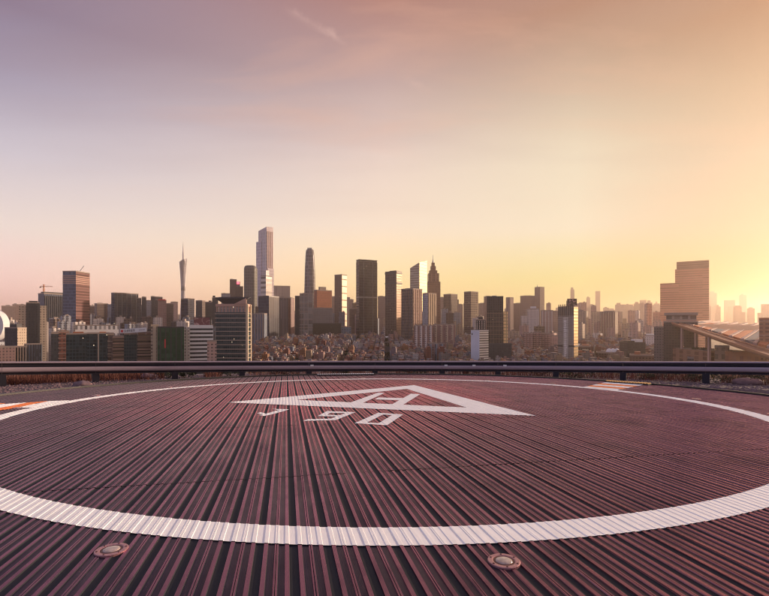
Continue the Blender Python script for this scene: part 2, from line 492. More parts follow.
def plank_faces(mb, pts, dz):
    for (x0, l0, h0, z0, m0), (x1, l1, h1, z1, m1) in zip(pts, pts[1:]):
        if h0 - l0 < 1e-4 and h1 - l1 < 1e-4: continue
        mb.face([(x0, l0, z0 + dz), (x1, l1, z1 + dz), (x1, h1, z1 + dz), (x0, h0, z0 + dz)], m0)
    # near end, closed down to the bearers
    for (x0, l0, h0, z0, m0), (x1, l1, h1, z1, m1) in zip(pts, pts[1:]):
        if h0 - l0 < 1e-4 and h1 - l1 < 1e-4: continue
        mb.face([(x0, l0, -.05), (x1, l1, -.05), (x1, l1, z1 + dz), (x0, l0, z0 + dz)], 1)
        break
rest = MB()
for i, (area, c, r, pts) in enumerate(planks):
    rr = random.Random(c * 31 + r)
    dz = rr.uniform(-.0015, .0015)
    if i < 300:
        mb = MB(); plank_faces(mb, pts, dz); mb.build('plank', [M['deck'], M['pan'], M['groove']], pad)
    else:
        plank_faces(rest, pts, dz)
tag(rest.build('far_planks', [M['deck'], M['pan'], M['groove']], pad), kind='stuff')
# dark bearer sheet under the planks, black lip round the deck
mb = MB()
N = 96
for k in range(N):
    a, b = 2 * math.pi * k / N, 2 * math.pi * (k + 1) / N
    p = lambda r, q, z: (r * math.cos(q), r * math.sin(q), z)
    mb.face([p(0, 0, -.052), p(RDECK, a, -.052), p(RDECK, b, -.052)])
mb.build('bearer_plate', M['black'], pad)
mb = MB()
for k in range(N):
    a, b = 2 * math.pi * k / N, 2 * math.pi * (k + 1) / N
    r0, r1 = RDECK + .004, RDECK + .13
    q = [p(r0, a, -.32), p(r0, b, -.32), p(r0, b, .05), p(r0, a, .05)]
    mb.face([q[1], q[0], q[3], q[2]])
    mb.face([p(r0, a, .05), p(r1, a, .05), p(r1, b, .05), p(r0, b, .05)])
    mb.face([p(r1, a, -.32), p(r1, b, -.32), p(r1, b, .05), p(r1, a, .05)])
mb.build('rim', M['black'], pad)

# painted markings: thin sheets that follow the ribbed planks -------
def columns(xmin, xmax, extra=()):
    xs = {xmin, xmax}
    for e in extra:
        if xmin < e < xmax: xs.add(e)
    c = int(math.floor(xmin / WP))
    while c * WP < xmax:
        for t, _, _ in PROF:
            x = (c + t) * WP
            if xmin < x < xmax: xs.add(x)
        c += 1
    return sorted(xs)
def paint_poly(mb, poly, lift=.004, mi=0):
    xs = [p[0] for p in poly]
    def span(x):
        ys = []
        for a, b in zip(poly, poly[1:] + poly[:1]):
            if abs(a[0] - b[0]) < 1e-9:
                if abs(a[0] - x) < 1e-6: ys += [a[1], b[1]]
                continue
            t = (x - a[0]) / (b[0] - a[0])
            if -1e-9 <= t <= 1 + 1e-9: ys.append(a[1] + t * (b[1] - a[1]))
        return (min(ys), max(ys)) if ys else (0, 0)
    cs = columns(min(xs), max(xs), xs)
    for x0, x1 in zip(cs, cs[1:]):
        if x1 - x0 < 1e-6: continue
        a0, a1 = span(x0 + 1e-7); b0, b1 = span(x1 - 1e-7)
        z0, z1 = .4 * prof_z(x0) + lift, .4 * prof_z(x1) + lift
        mb.face([(x0, a0, z0), (x1, b0, z1), (x1, b1, z1), (x0, a1, z0)], mi)
mb = MB()
cs = columns(-RO + 1e-4, RO - 1e-4, (-RI, RI))
for x0, x1 in zip(cs, cs[1:]):
    z0, z1 = .4 * prof_z(x0) + .004, .4 * prof_z(x1) + .004
    o0, o1, i0, i1 = chord(x0, RO), chord(x1, RO), chord(x0, RI), chord(x1, RI)
    for sgn in (-1, 1):
        if sgn < 0: mb.face([(x0, -o0, z0), (x1, -o1, z1), (x1, -i1, z1), (x0, -i0, z0)])
        else: mb.face([(x0, i0, z0), (x1, i1, z1), (x1, o1, z1), (x0, o0, z0)])
ring = mb.build('ring_marking', M['paint_white'], pad)
ring['label'] = 'white painted ring on the ribbed deck'
def px_polys(name, polys, material, parent=pad, off=(0, 0), sc=1.0, lift=.004, label=None):
    mb = MB()
    for k, q in enumerate(polys):
        paint_poly(mb, [deck_px(off[0] + x / sc, off[1] + y / sc) for x, y in q], lift + .0006 * k)
    o = mb.build(name, material, parent)
    if label: o['label'] = label
    return o
px_polys('triangle_marking', [
    [(227, 402.5), (414, 385.2), (407, 389), (296.5, 400)],
    [(414, 385.2), (536, 416), (466.6, 407.7), (407, 389)],
    [(227, 402.5), (296.5, 400), (466.6, 407.7), (536, 416)]], M['paint_white'], label='white painted triangle outline')
px_polys('letter_marking', [
    [(350, 402.8), (362, 403.4), (384.7, 393.1), (378, 392.8)],
    [(391.7, 404.6), (402.7, 405.2), (420.3, 394.3), (411, 393.8)],
    [(375, 399.6), (400, 400.4), (403, 398.2), (378, 397.6)]], M['paint_white'], label='white painted letter H inside the triangle')
px_polys('digit_marking', [
    [(215, 217), (300, 202), (560, 132), (480, 112), (245, 182)],
    [(105, 178), (165, 158), (260, 186), (225, 198)],
    [(130, 205), (222, 218), (235, 192)],
    [(340, 108), (600, 114), (555, 134), (420, 124)]], M['paint_white'], off=(250, 402), sc=15.36, label='white painted slanted digit beside the nine')
px_polys('digit_marking', [
    [(50, 103), (262, 98), (285, 86), (80, 92)],
    [(262, 98), (388, 47), (345, 45), (225, 90)],
    [(195, 52), (375, 54), (388, 47), (205, 40)],
    [(143, 73), (195, 73), (240, 41), (205, 40)],
    [(143, 73), (320, 76), (335, 67), (160, 64)]], M['paint_white'], off=(295, 405), sc=6.4, label='white painted slanted digit 9')
px_polys('digit_marking', [
    [(380, 118), (448, 120), (580, 54), (532, 51)],
    [(520, 127), (590, 131), (692, 62), (632, 59)],
    [(380, 118), (590, 131), (602, 121), (395, 110)],
    [(515, 60), (680, 69), (692, 62), (530, 51)]], M['paint_white'], off=(295, 405), sc=6.4, label='white painted slanted digit 0')
# walkway stripes between ring and deck edge
def lerp(a, b, t): return (a[0] + (b[0] - a[0]) * t, a[1] + (b[1] - a[1]) * t)
A, B, C_, D_ = (582, 387.5), (606, 382.4), (644, 385), (617, 390.4)
for k in range(5):
    q = [lerp(A, B, k / 5), lerp(D_, C_, k / 5), lerp(D_, C_, (k + 1) / 5), lerp(A, B, (k + 1) / 5)]
    px_polys('walkway_stripe', [q], M['paint_orange'] if k in (1, 3) else M['paint_white'], lift=.007 + .001 * k)
px_polys('walkway_stripe', [[(-70, 409.6), (0, 404.6), (27, 402.6), (22, 404.3), (0, 408.2), (-70, 417)]], M['paint_white'], lift=.007)
px_polys('walkway_stripe', [[(-70, 417), (0, 408.2), (28, 402.8), (48, 401.3), (15.6, 408.3), (0, 410.6), (-70, 420)]], M['paint_orange'], lift=.008)
px_polys('walkway_stripe', [[(15.6, 408.4), (48, 401.4), (70, 400.6), (34, 408)]], M['paint_white'], lift=.009)
px_polys('walkway_stripe', [[(-70, 407), (0, 403.6), (6, 403.4), (0, 404.6), (-70, 409.6)]], M['paint_orange'], lift=.009)

# inset deck lights ---------------------------------------------------
M['lamp_rim'] = plain('lamp_rim', (.42, .22, .24), .4, .5, scale=8, bump=.2, bscale=60)
M['lamp_groove'] = plain('lamp_groove', (.10, .035, .035), .5, .3)
def lens_mat():
    m, n, l, b = mat('lamp_lens')
    t = n.new('ShaderNodeTexCoord')
    z = n.new('ShaderNodeTexNoise'); z.inputs['Scale'].default_value = 22; z.inputs['Detail'].default_value = 4
    l.new(t.outputs['Object'], z.inputs[0])
    l.new(nmix(n, l, z.outputs[0], (.16, .11, .11), (.62, .52, .48)), b.inputs['Base Color'])
    b.inputs['Roughness'].default_value = .15
    return m
M['lens'] = lens_mat()
def lathe(prof, n=28, mi=0):
    mb = MB()
    for (r0, z0), (r1, z1) in zip(prof, prof[1:]):
        for k in range(n):
            a, b = 2 * math.pi * k / n, 2 * math.pi * (k + 1) / n
            P = lambda r, q, z: (r * math.cos(q), r * math.sin(q), z)
            if r0 < 1e-6: mb.face([P(0, 0, z0), P(r1, b, z1), P(r1, a, z1)][::-1], mi)
            elif r1 < 1e-6: mb.face([P(r0, a, z0), P(r0, b, z0), P(0, 0, z1)], mi)
            else: mb.face([P(r0, a, z0), P(r0, b, z0), P(r1, b, z1), P(r1, a, z1)], mi)
    return mb
rim_me = lathe([(.118, -.02), (.118, .001), (.113, .004), (.086, .004), (.079, .001)]).mesh('lamp_rim', M['lamp_rim'])
groove_me = lathe([(.079, .0012), (.060, .0012)]).mesh('lamp_groove', M['lamp_groove'])
lens_me = lathe([(.061, .001), (.058, .005), (.046, .008), (.02, .010), (0, .0105)]).mesh('lamp_lens', M['lens'])
bolt_me = lathe([(.007, .003), (.007, .007), (0, .008)], 8).mesh('bolt', M['lamp_groove'])
l1 = deck_px(113, 549.5)
ang0 = math.atan2(l1[1], l1[0])
l2 = deck_px(503, 560.5); ang1 = math.atan2(l2[1], l2[0])
for k in range(20):
    q = ang0 if k == 0 else ang1 + (k - 1) * 2 * math.pi / 20
    if k == 19: continue
    if k == 0: lab = 'inset round deck light just outside the white ring, lens dull'
    elif k == 1: lab = 'inset round deck light outside the white ring with warm glinting lens'
    else: lab = 'small inset deck light along the outer edge of the white ring'
    lp = pad_empty('deck_light', lab, 'light', 'inset lights round the ring', (RLAMP * math.cos(q), RLAMP * math.sin(q), .006))
    for nm, me in (('groove', groove_me), ('lens', lens_me), ('rim', rim_me)):
        part = smooth(place(nm, me, lp)) if nm == 'lens' else place(nm, me, lp)
    if k in (0, 1):
        for j in range(6):
            place('bolt', bolt_me, part, (.099 * math.cos(j * math.pi / 3 + .3), .099 * math.sin(j * math.pi / 3 + .3), 0))

# ------------------------------------------------------------------ gravel roof, rail, planting
GZ = -.30
def gravel_mat():
    m, n, l, b = mat('gravel')
    t = n.new('ShaderNodeTexCoord')
    v = n.new('ShaderNodeTexVoronoi'); v.inputs['Scale'].default_value = 9
    l.new(t.outputs['Object'], v.inputs[0])
    z = n.new('ShaderNodeTexNoise'); z.inputs['Scale'].default_value = .7; z.inputs['Detail'].default_value = 6
    l.new(t.outputs['Object'], z.inputs[0])
    c = nmix(n, l, v.outputs['Color'], (.045, .032, .04), (.19, .13, .15))
    c = nmix(n, l, nmath(n, l, 'MULTIPLY', z.outputs[0], .6), c, (.06, .045, .045))
    l.new(c, b.inputs['Base Color']); b.inputs['Roughness'].default_value = .95
    bp = n.new('ShaderNodeBump'); bp.inputs['Strength'].default_value = .8; bp.inputs['Distance'].default_value = .05
    l.new(v.outputs['Distance'], bp.inputs['Height']); l.new(bp.outputs[0], b.inputs['Normal'])
    return m
M['gravel'] = gravel_mat()
M['roofwall'] = plain('roof_wall', (.22, .20, .20), .85)
RC = Vector((0, 1.0 * HCAM, 0))                       # plan centre of the rail
RR = 16.0 * HCAM                                      # plan radius of the rail
def plane_z(Y): return CAMZ - HCAM - Y * math.tan(TILT)
def roof_pt(r, q, dz):                                # world point on the sloping roof plane, q clockwise from +Y
    x, y = RC.x + r * math.sin(q), RC.y + r * math.cos(q)
    return (x, y, plane_z(y) + dz)
mb = MB()
N = 72
RRF = 18.6 * HCAM
for k in range(N):
    a, b = 2 * math.pi * k / N, 2 * math.pi * (k + 1) / N
    mb.face([roof_pt(0, 0, GZ), roof_pt(RRF, b, GZ), roof_pt(RRF, a, GZ)], 0)
    pa, pb = roof_pt(RRF, a, GZ), roof_pt(RRF, b, GZ)
    mb.face([(pa[0], pa[1], .02), pa, pb, (pb[0], pb[1], .02)][::-1], 1)
tag(mb.build('roof_terrace', [M['gravel'], M['roofwall']]), kind='structure')
# loose stones
rg = random.Random(3)
mb = MB()
def stone(mb, c, s, rnd, mi=0):
    top = (c[0] + rnd.uniform(-.2, .2) * s, c[1] + rnd.uniform(-.2, .2) * s, c[2] + s * rnd.uniform(.5, .8))
    n = 5
    ringp = [(c[0] + s * rnd.uniform(.7, 1.1) * math.cos(6.283 * k / n), c[1] + s * rnd.uniform(.7, 1.1) * math.sin(6.283 * k / n), c[2] + s * rnd.uniform(.05, .3)) for k in range(n)]
    for k in range(n):
        j = (k + 1) % n
        mb.face([ringp[k], ringp[j], top], mi)
        mb.face([(ringp[k][0], ringp[k][1], c[2] - .02), (ringp[j][0], ringp[j][1], c[2] - .02), ringp[j], ringp[k]], mi)
M['stone'] = plain('stone', (.17, .115, .13), .9, var=.6, scale=7)
cnt = 0
while cnt < 9000:
    q = rg.uniform(-1.05, 1.05); r = RR * rg.uniform(.55, 1.12)
    p = roof_pt(r, q, GZ)
    d = PADI @ Vector(p)
    if math.hypot(d.x, d.y) < RDECK + .2 or p[1] < 6: continue
    stone(mb, p, rg.uniform(.03, .085), rg); cnt += 1
tag(mb.build('gravel', M['stone']), 'loose pinkish gravel covering the roof between deck and rail', 'gravel', kind='stuff')

# guard rail ---------------------------------------------------------------
M['rail'] = plain('rail_metal', (.36, .29, .335), .5, .4, var=.18, scale=.8)
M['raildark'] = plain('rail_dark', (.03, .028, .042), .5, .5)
rail = empty('guardrail', roof_pt(RR, 0, GZ), 'long curved grey metal guardrail on short posts round the roof', 'guardrail')
rail_inv = Matrix.Translation(-rail.location)
def rail_top(Y):      # photo row of the top edge turned into a height
    t = (17.0 * HCAM - Y) / (4.2 * HCAM)
    row = 361.0 + 0.7 * max(0, min(1.6, t))
    return CAMZ - Y * (row - HZ) / F
TH = .60
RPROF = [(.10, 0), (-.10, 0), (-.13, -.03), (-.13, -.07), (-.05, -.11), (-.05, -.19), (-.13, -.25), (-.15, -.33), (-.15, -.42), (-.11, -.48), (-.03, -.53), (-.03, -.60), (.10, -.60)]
NA = 120
def arc_beam(q0, q1, n, name, mats, parent):
    mb = MB()
    for k in range(n):
        a, b = q0 + (q1 - q0) * k / n, q0 + (q1 - q0) * (k + 1) / n
        for i in range(len(RPROF)):
            (r0, z0), (r1, z1) = RPROF[i], RPROF[(i + 1) % len(RPROF)]
            def P(r, z, q):
                x, y = RC.x + (RR + r) * math.sin(q), RC.y + (RR + r) * math.cos(q)
                yc = RC.y + RR * math.cos(q)
                return (x - rail.location.x, y - rail.location.y, rail_top(yc) + z - rail.location.z)
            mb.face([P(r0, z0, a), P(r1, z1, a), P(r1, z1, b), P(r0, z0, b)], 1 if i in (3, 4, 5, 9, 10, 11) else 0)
    return mb.build(name, mats, parent)
PQ = []      # posts: photo columns -> angle on the arc
for x in (-95, 2, 96, 175, 242, 309, 375, 442, 498, 556, 623, 706, 800):
    t = (x - 384.5) / F
    a, b, c = 1 + t * t, -2 * RC.y, RC.y ** 2 - RR ** 2
    Z = (-b + math.sqrt(b * b - 4 * a * c)) / (2 * a)
    PQ.append(math.atan2(t * Z, Z - RC.y))
PQ = [PQ[0] - .30, PQ[0] - .15] + PQ + [PQ[-1] + .15, PQ[-1] + .30]
for a, b in zip(PQ, PQ[1:]):
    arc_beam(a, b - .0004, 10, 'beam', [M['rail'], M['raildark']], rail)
for q in PQ:
    x, y = RC.x + (RR + .02) * math.sin(q), RC.y + (RR + .02) * math.cos(q)
    mb = MB()
    zt, zb = rail_top(RC.y + RR * math.cos(q)) - .58, plane_z(y) + GZ - .02
    mb.box(-.15, .15, -.05, .16, zb - zt, 0)
    mb.build('post', M['raildark'], rail)
    o = rail.children[-1]
    o.location = (x - rail.location.x, y - rail.location.y, zt - rail.location.z); o.rotation_euler = (0, 0, -q)
    mb = MB(); mb.box(-.24, .24, -.16, .24, zb - zt, zb - zt + .05); mb.build('base_plate', M['raildark'], o)
for x in (312, 446, 474, 505):
    t = (x - 384.5) / F
    a, b, c = 1 + t * t, -2 * RC.y, RC.y ** 2 - RR ** 2
    Z = (-b + math.sqrt(b * b - 4 * a * c)) / (2 * a); q = math.atan2(t * Z, Z - RC.y)
    mb = MB(); mb.box(-.09, .09, -.175, -.10, -.30, -.20)
    o = mb.build('reflector', M['white'], rail)
    o.location = (RC.x + RR * math.sin(q) - rail.location.x, RC.y + RR * math.cos(q) - rail.location.y, rail_top(RC.y + RR * math.cos(q)) - rail.location.z); o.rotation_euler = (0, 0, -q)

# toothed cover strips on the deck lip
def tooth_strip(name, label, xa, ya, xb, yb, n, m1, m2):
    pa, pb = Vector((*deck_px(xa, ya), 0)), Vector((*deck_px(xb, yb), 0))
    t = pad_empty(name, label, 'cover strip', None, ((pa + pb) / 2).to_tuple())
    d = (pb - pa); L = d.length; d.normalize(); w = Vector((-d.y, d.x, 0))
    def seg(a, b, hw, z0, z1, nm, m):
        mb = MB()
        pts = [d * a - w * hw, d * b - w * hw, d * b + w * hw, d * a + w * hw]
        mb.prism([(q.x, q.y) for q in pts], z0, z1, 0, 0); mb.build(nm, m, t)
    seg(-L / 2, L / 2, .16, .0, .05, 'base_bar', m2)
    for k in range(n):
        a = -L / 2 + L * (k + .2) / n
        seg(a, a + L / n * .6, .13, .051, .085, 'tooth', m1)
tooth_strip('cover_strip', 'pale toothed strip lying along the black lip of the deck', 317, 375.6, 374, 374.9, 26, M['white'], M['black'])
tooth_strip('cover_strip', 'yellow and black toothed strip at the end of the striped walkway', 607, 382.2, 650, 385.2, 16, plain('strip_yellow', (.75, .42, .12), .6), M['black'])

# plants behind the rail ----------------------------------------------------
M['drygrass'] = plain('dry_grass', (.15, .055, .04), .9, var=.5, scale=1.5)
M['leaf'] = plain('shrub_leaf', (.045, .055, .03), .8, var=.5, scale=2)
M['leaf2'] = plain('shrub_leaf_brown', (.10, .055, .04), .8, var=.5, scale=2)
M['twig'] = plain('twig', (.07, .05, .04), .9)
def px_arc(x, r):
    t = (x - 384.5) / F
    a, b, c = 1 + t * t, -2 * RC.y, RC.y ** 2 - r * r
    Z = (-b + math.sqrt(b * b - 4 * a * c)) / (2 * a)
    return math.atan2(t * Z, Z - RC.y)
mb = MB()
for x0, x1, dens in ((-60, 92, 1.0), (100, 165, .8), (205, 222, .8), (480, 600, .35), (600, 700, .4), (720, 830, .3), (250, 480, .25)):
    for k in range(int((x1 - x0) * 22 * dens)):
        q = px_arc(rg.uniform(x0, x1), RR); r = RR * rg.uniform(1.02, 1.13)
        p = roof_pt(r, q, GZ)
        h = rg.uniform(.25, .62); a = rg.uniform(0, 6.28); w = .012
        lean = (rg.uniform(-.16, .16), rg.uniform(-.16, .16))
        mb.face([(p[0] - w * math.cos(a), p[1] - w * math.sin(a), p[2]), (p[0] + w * math.cos(a), p[1] + w * math.sin(a), p[2]), (p[0] + lean[0], p[1] + lean[1], p[2] + h)])
tag(mb.build('dry_grass', M['drygrass']), 'rusty dry grass growing behind the guardrail', 'grass', kind='stuff')
def shrub(x, r, w, h, leafm, label, grp='low shrubs behind the rail'):
    q = px_arc(x, RR)
    p = roof_pt(RR * r, q, GZ)
    t = empty('shrub', p, label, 'shrub', grp)
    mb = MB()
    for k in range(6):
        a = rg.uniform(0, 6.28)
        mb.bar((0, 0, -.02), (math.cos(a) * w * .3, math.sin(a) * w * .3, h * .7), .02, 0, 4, .006)
    mb.build('stem', M['twig'], t)
    mb = MB()
    lumps = [(rg.uniform(-.75, .75) * w / 2, rg.uniform(-.5, .5) * w / 2, rg.uniform(.25, .7) * h, rg.uniform(.3, .5)) for _ in range(9)]
    for k in range(620):
        lx, ly, lz, ls = rg.choice(lumps)
        d = Vector((rg.gauss(0, 1), rg.gauss(0, 1), rg.gauss(0, 1))).normalized() * rg.uniform(.6, 1.1)
        c = Vector((lx + d.x * ls * w * .3, ly + d.y * ls * w * .3, max(.03, lz + d.z * ls * h * .55)))
        u = Vector((rg.gauss(0, 1), rg.gauss(0, 1), rg.gauss(0, .6))).normalized() * rg.uniform(.03, .07)
        s = u.cross(Vector((rg.gauss(0, 1), rg.gauss(0, 1), rg.gauss(0, 1)))).normalized() * .025
        mb.face([tuple(c - s), tuple(c + u * .5), tuple(c + s), tuple(c - u)])
    mb.build('leaves', leafm, t)
for x, r, w, h, lm, lab in (
    (170, 1.06, 1.7, .62, 'leaf', 'dark low shrub behind the rail beside the pink tuft'),
    (186, 1.05, 1.4, .60, 'leaf', 'dark wide shrub pressed against a rail post'),
    (232, 1.06, 1.6, .60, 'leaf', 'dense dark shrub below the glass tower with open crown'),
    (285, 1.06, 2.0, .5, 'leaf2', 'low brown shrub below the packed houses'),
    (345, 1.06, 1.9, .5, 'leaf', 'low dark shrub behind the pale toothed strip'),
    (418, 1.06, 2.2, .55, 'leaf', 'dark shrub below the row of pale apartment blocks'),
    (470, 1.06, 1.3, .5, 'leaf2', 'brown twiggy shrub below the blank white slab'),
    (572, 1.04, 2.4, .66, 'leaf', 'broad dark shrub below the tower with roof billboard'),
    (540, 1.06, 1.6, .5, 'leaf2', 'brownish shrub below the striped pink apartment row'),
    (650, 1.06, 2.1, .55, 'leaf', 'green brown shrub behind the striped walkway'),
    (694, 1.04, 2.0, .62, 'leaf', 'dark shrub hugging the post near the bus-length walkway end'),
    (728, 1.05, 2.1, .62, 'leaf', 'spreading dark shrub below the sloping concrete roof'),
    (752, 1.05, 1.8, .6, 'leaf', 'dark shrub next to a pale boulder'),
    (788, 1.05, 2.0, .6, 'leaf2', 'brown shrub past the pale boulder')):
    shrub(x, r, w, h, M[lm], lab.replace('near the bus-length walkway end', 'below the palm-like tree'))
def rock(x, r, s, label):
    q = px_arc(x, RR)
    bm = bmesh.new()
    bmesh.ops.create_icosphere(bm, subdivisions=3, radius=1)
    for v in bm.verts:
        k = 1 + .35 * noise.noise(v.co * 1.3 + Vector((x, 0, 0))) + .12 * noise.noise(v.co * 4)
        v.co = Vector((v.co.x * s * 1.5, v.co.y * s, v.co.z * s * .7)) * k
    me = bpy.data.meshes.new('boulder'); bm.to_mesh(me); bm.free(); me.materials.append(M['stone'])
    tag(smooth(place('boulder', me, None, roof_pt(RR * r, q, GZ + .05))), label, 'boulder', 'boulders on the gravel')
rock(80, .93, .26, 'rounded pinkish boulder on the gravel before the dry grass')
rock(150, 1.05, .36, 'pale pink boulder behind the rail beside a dark shrub')
rock(748, 1.03, .42, 'pale angular boulder behind the rail below the sloping roof')
rock(665, .92, .1, 'small stone on the gravel strip past the walkway')

# ------------------------------------------------------------------ the city
def wx(x, Z): return (x - 384.5) / F * Z
def wz(y, Z): return CAMZ + (HZ - y) / F * Z
FOOT = []            # footprints already built on: (x, y, radius)

def footprint(x0, x1, Z, split=None, th=35.0, dep=None):
    """plan corners, counter-clockwise from the front: frontal to the line of sight, or turned so that two faces show"""
    xm = (x0 + x1) / 2
    az = math.atan2(xm - 384.5, F)
    # unit vectors square to the line of sight
    ux, uy = math.cos(az), -math.sin(az)
    vx, vy = math.sin(az), math.cos(az)
    D = math.hypot(wx(xm, Z), Z)
    scale = D / F * math.cos(az)                  # metres per photo pixel across the line of sight
    cx, cy = wx(xm, Z), Z
    if split is None:
        w = (x1 - x0) * scale
        d = dep if dep else w * .8
        pts = [(-w / 2, 0), (w / 2, 0), (w / 2, d), (-w / 2, d)]
    else:
        wl_, wr_ = max(.5, (split - x0)) * scale, max(.5, (x1 - split)) * scale
        t = math.tan(R(th))
        o = (split - xm) * scale
        L = (-wl_, wl_ * t); Rr = (wr_, wr_ / t)
        pts = [(o, 0), (o + Rr[0], Rr[1]), (o + Rr[0] + L[0], Rr[1] + L[1]), (o + L[0], L[1])]
    return (cx, cy), [(a * ux + b * vx, a * uy + b * vy) for a, b in pts], scale

def shrink(poly, k):
    cx = sum(p[0] for p in poly) / len(poly); cy = sum(p[1] for p in poly) / len(poly)
    return [(cx + (p[0] - cx) * k, cy + (p[1] - cy) * k) for p in poly]
def sub(poly, a, b, c=.15, d=.85):
    """part of a four-cornered plan: a..b along the first side, c..d into the depth"""
    P = lambda s, t: tuple((1 - t) * ((1 - s) * poly[0][i] + s * poly[1][i]) + t * ((1 - s) * poly[3][i] + s * poly[2][i]) for i in (0, 1))
    return [P(a, c), P(b, c), P(b, d), P(a, d)]

def T(name, label, x0, x1, yt, Z, m, cat='building', split=None, th=35.0, dep=None, m2=None, pent=(), piers=None, bands=None,
      parapet=True, yb=None, group=None, roofm='roof', ztop=None, top_cap=None):
    (cx, cy), poly, sc = footprint(x0, x1, Z, split, th, dep)
    z1 = wz(yt, Z)
    if not pent and not ztop and parapet:
        q = random.Random(label); a = q.uniform(.12, .3)
        pent = [(a, a + q.uniform(.15, .3), q.uniform(.6, 1.2), 'roof'), (a + .38, a + q.uniform(.48, .6), q.uniform(.4, .9), 'concrete')]
    z0 = 0.0 if yb is None else wz(yb, Z)
    t = empty(name, (cx, cy, z0), label, cat, group)
    H = z1 - z0
    mats = [m, M[roofm]] + ([m2] if m2 else [])
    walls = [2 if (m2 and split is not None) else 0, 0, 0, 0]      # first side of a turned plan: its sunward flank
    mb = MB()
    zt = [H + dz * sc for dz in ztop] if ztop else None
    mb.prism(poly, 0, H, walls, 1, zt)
    mb.build('wall', mats, t)
    if parapet and not ztop:
        mb = MB()
        o, i = shrink(poly, 1.012), shrink(poly, .95)
        hp = max(1.4, .8 * sc)
        for k in range(4):
            j = (k + 1) % 4
            mb.face([(*o[k], H - .6), (*o[j], H - .6), (*o[j], H + hp), (*o[k], H + hp)])
            mb.face([(*i[j], H), (*i[k], H), (*i[k], H + hp), (*i[j], H + hp)])
            mb.face([(*o[k], H + hp), (*o[j], H + hp), (*i[j], H + hp), (*i[k], H + hp)])
        mb.build('parapet', M[top_cap] if top_cap else M['concrete'], t)
    for a, b, h, pm in pent:
        mb = MB(); mb.prism(sub(poly, a, b, .2, .75), H + .01, H + h * sc, 0, 0); mb.build('penthouse', M[pm], t)
    if bands:
        n, thick, prot, bm = bands[:4]
        za, zb = bands[4:] if len(bands) > 4 else (.02, .98)
        me = None
        o = shrink(poly, 1 + 2 * prot / max(6, math.hypot(poly[1][0] - poly[0][0], poly[1][1] - poly[0][1])))
        mb = MB(); mb.prism(o, 0, thick, 0, 0); me = mb.mesh('floor_band', bm)
        for k in range(n):
            place('floor_band', me, t, (0, 0, H * (za + (zb - za) * k / max(1, n - 1)) - thick * .5))
    if piers:
        for side, n, wf, prot, pm, h0, h1 in piers:
            if split is not None and side == 1: side = 0
            a, b = poly[side], poly[(side + 1) % 4]
            L = math.hypot(b[0] - a[0], b[1] - a[1]); e = ((b[0] - a[0]) / L, (b[1] - a[1]) / L); nn = (e[1], -e[0])
            w = L / n * wf
            mb = MB()
            q = [(-w / 2 * e[0] - .2 * nn[0] * -1 * -1, -w / 2 * e[1] - .2 * nn[1]), ]
            q = [(-w / 2 * e[0] + nn[0] * prot, -w / 2 * e[1] + nn[1] * prot), (w / 2 * e[0] + nn[0] * prot, w / 2 * e[1] + nn[1] * prot),
                 (w / 2 * e[0] - nn[0] * .3, w / 2 * e[1] - nn[1] * .3), (-w / 2 * e[0] - nn[0] * .3, -w / 2 * e[1] - nn[1] * .3)]
            mb.prism(q, H * h0, H * h1, 0, 0)
            me = mb.mesh('pier', pm)
            for k in range(n):
                f = (k + .5) / n * L
                place('pier', me, t, (a[0] + e[0] * f, a[1] + e[1] * f, 0))
    FOOT.append((cx, cy, .8 * max(math.hypot(*p) for p in poly) + 6))
    t['_top'] = H
    return t, poly, sc, H
def clean(t):
    if '_top' in t.keys(): del t['_top']

# facade palette (wall, glass, floor height, bay width, window share across and up)
slate = fac((.13, .18, .30), (.045, .08, .155), 9, 6, .8, .75, 0, .12)
slate2 = fac((.15, .19, .27), (.04, .06, .11), 7, 3.4, .62, 1.1, 0, .2)
redtower = fac((.26, .12, .11), (.12, .055, .06), 8, 50, 1.1, .6, 0, .2)
navy = fac((.036, .056, .10), (.009, .022, .052), 9, 7, .85, .8, 0, .1)
navy2 = fac((.06, .085, .14), (.014, .03, .065), 8, 5, .7, .8, .006, .12)
teal = fac((.025, .062, .085), (.004, .028, .046), 5, 4, .8, .75, .035, .12)
teal2 = fac((.05, .085, .10), (.008, .050, .068), 4.6, 3.2, .8, .7, .02, .12)
greynet = fac((.02, .11, .055), (.012, .075, .036), 6, 5, .8, .9, 0, .7)
brown = fac((.20, .145, .13), (.06, .05, .055), 6.5, 5, .65, .6, 0, .25)
brown2 = fac((.24, .17, .145), (.06, .047, .05), 8, 7, .6, .65, .004, .2)
brownband = fac((.26, .18, .13), (.05, .04, .04), 4.4, 60, 1.1, .5, .0, .2)
brick = fac((.32, .13, .09), (.08, .045, .045), 5, 5, .55, .5, .02, .3)
dkres = fac((.062, .072, .092), (.014, .024, .040), 5, 4, .6, .6, .01, .3)
creamres = fac((.52, .42, .33), (.16, .13, .12), 5, 5, .45, .5, 0, .3)
whiteres = fac((.62, .56, .54), (.20, .18, .19), 4.5, 5, .45, .5, 0, .3)
pinkres = fac((.55, .38, .35), (.20, .14, .15), 4.5, 5, .5, .5, 0, .3)
pinkres2 = fac((.44, .28, .26), (.13, .09, .10), 4.5, 4, .5, .55, 0, .3)
greyres = fac((.38, .40, .46), (.12, .12, .14), 6, 4.5, .5, .6, 0, .3)
bluegrey = fac((.28, .33, .42), (.09, .10, .13), 6, 4, .5, 1.1, 0, .3)
copper = fac((.50, .20, .12), (.38, .13, .08), 9, 6, .5, .6, 0, .3)
greyblock = fac((.30, .28, .28), (.14, .13, .14), 7, 6, .6, .6, 0, .3)
whitebands = fac((.78, .74, .70), (.05, .05, .06), 4.2, 60, 1.1, .5, 0, .2)
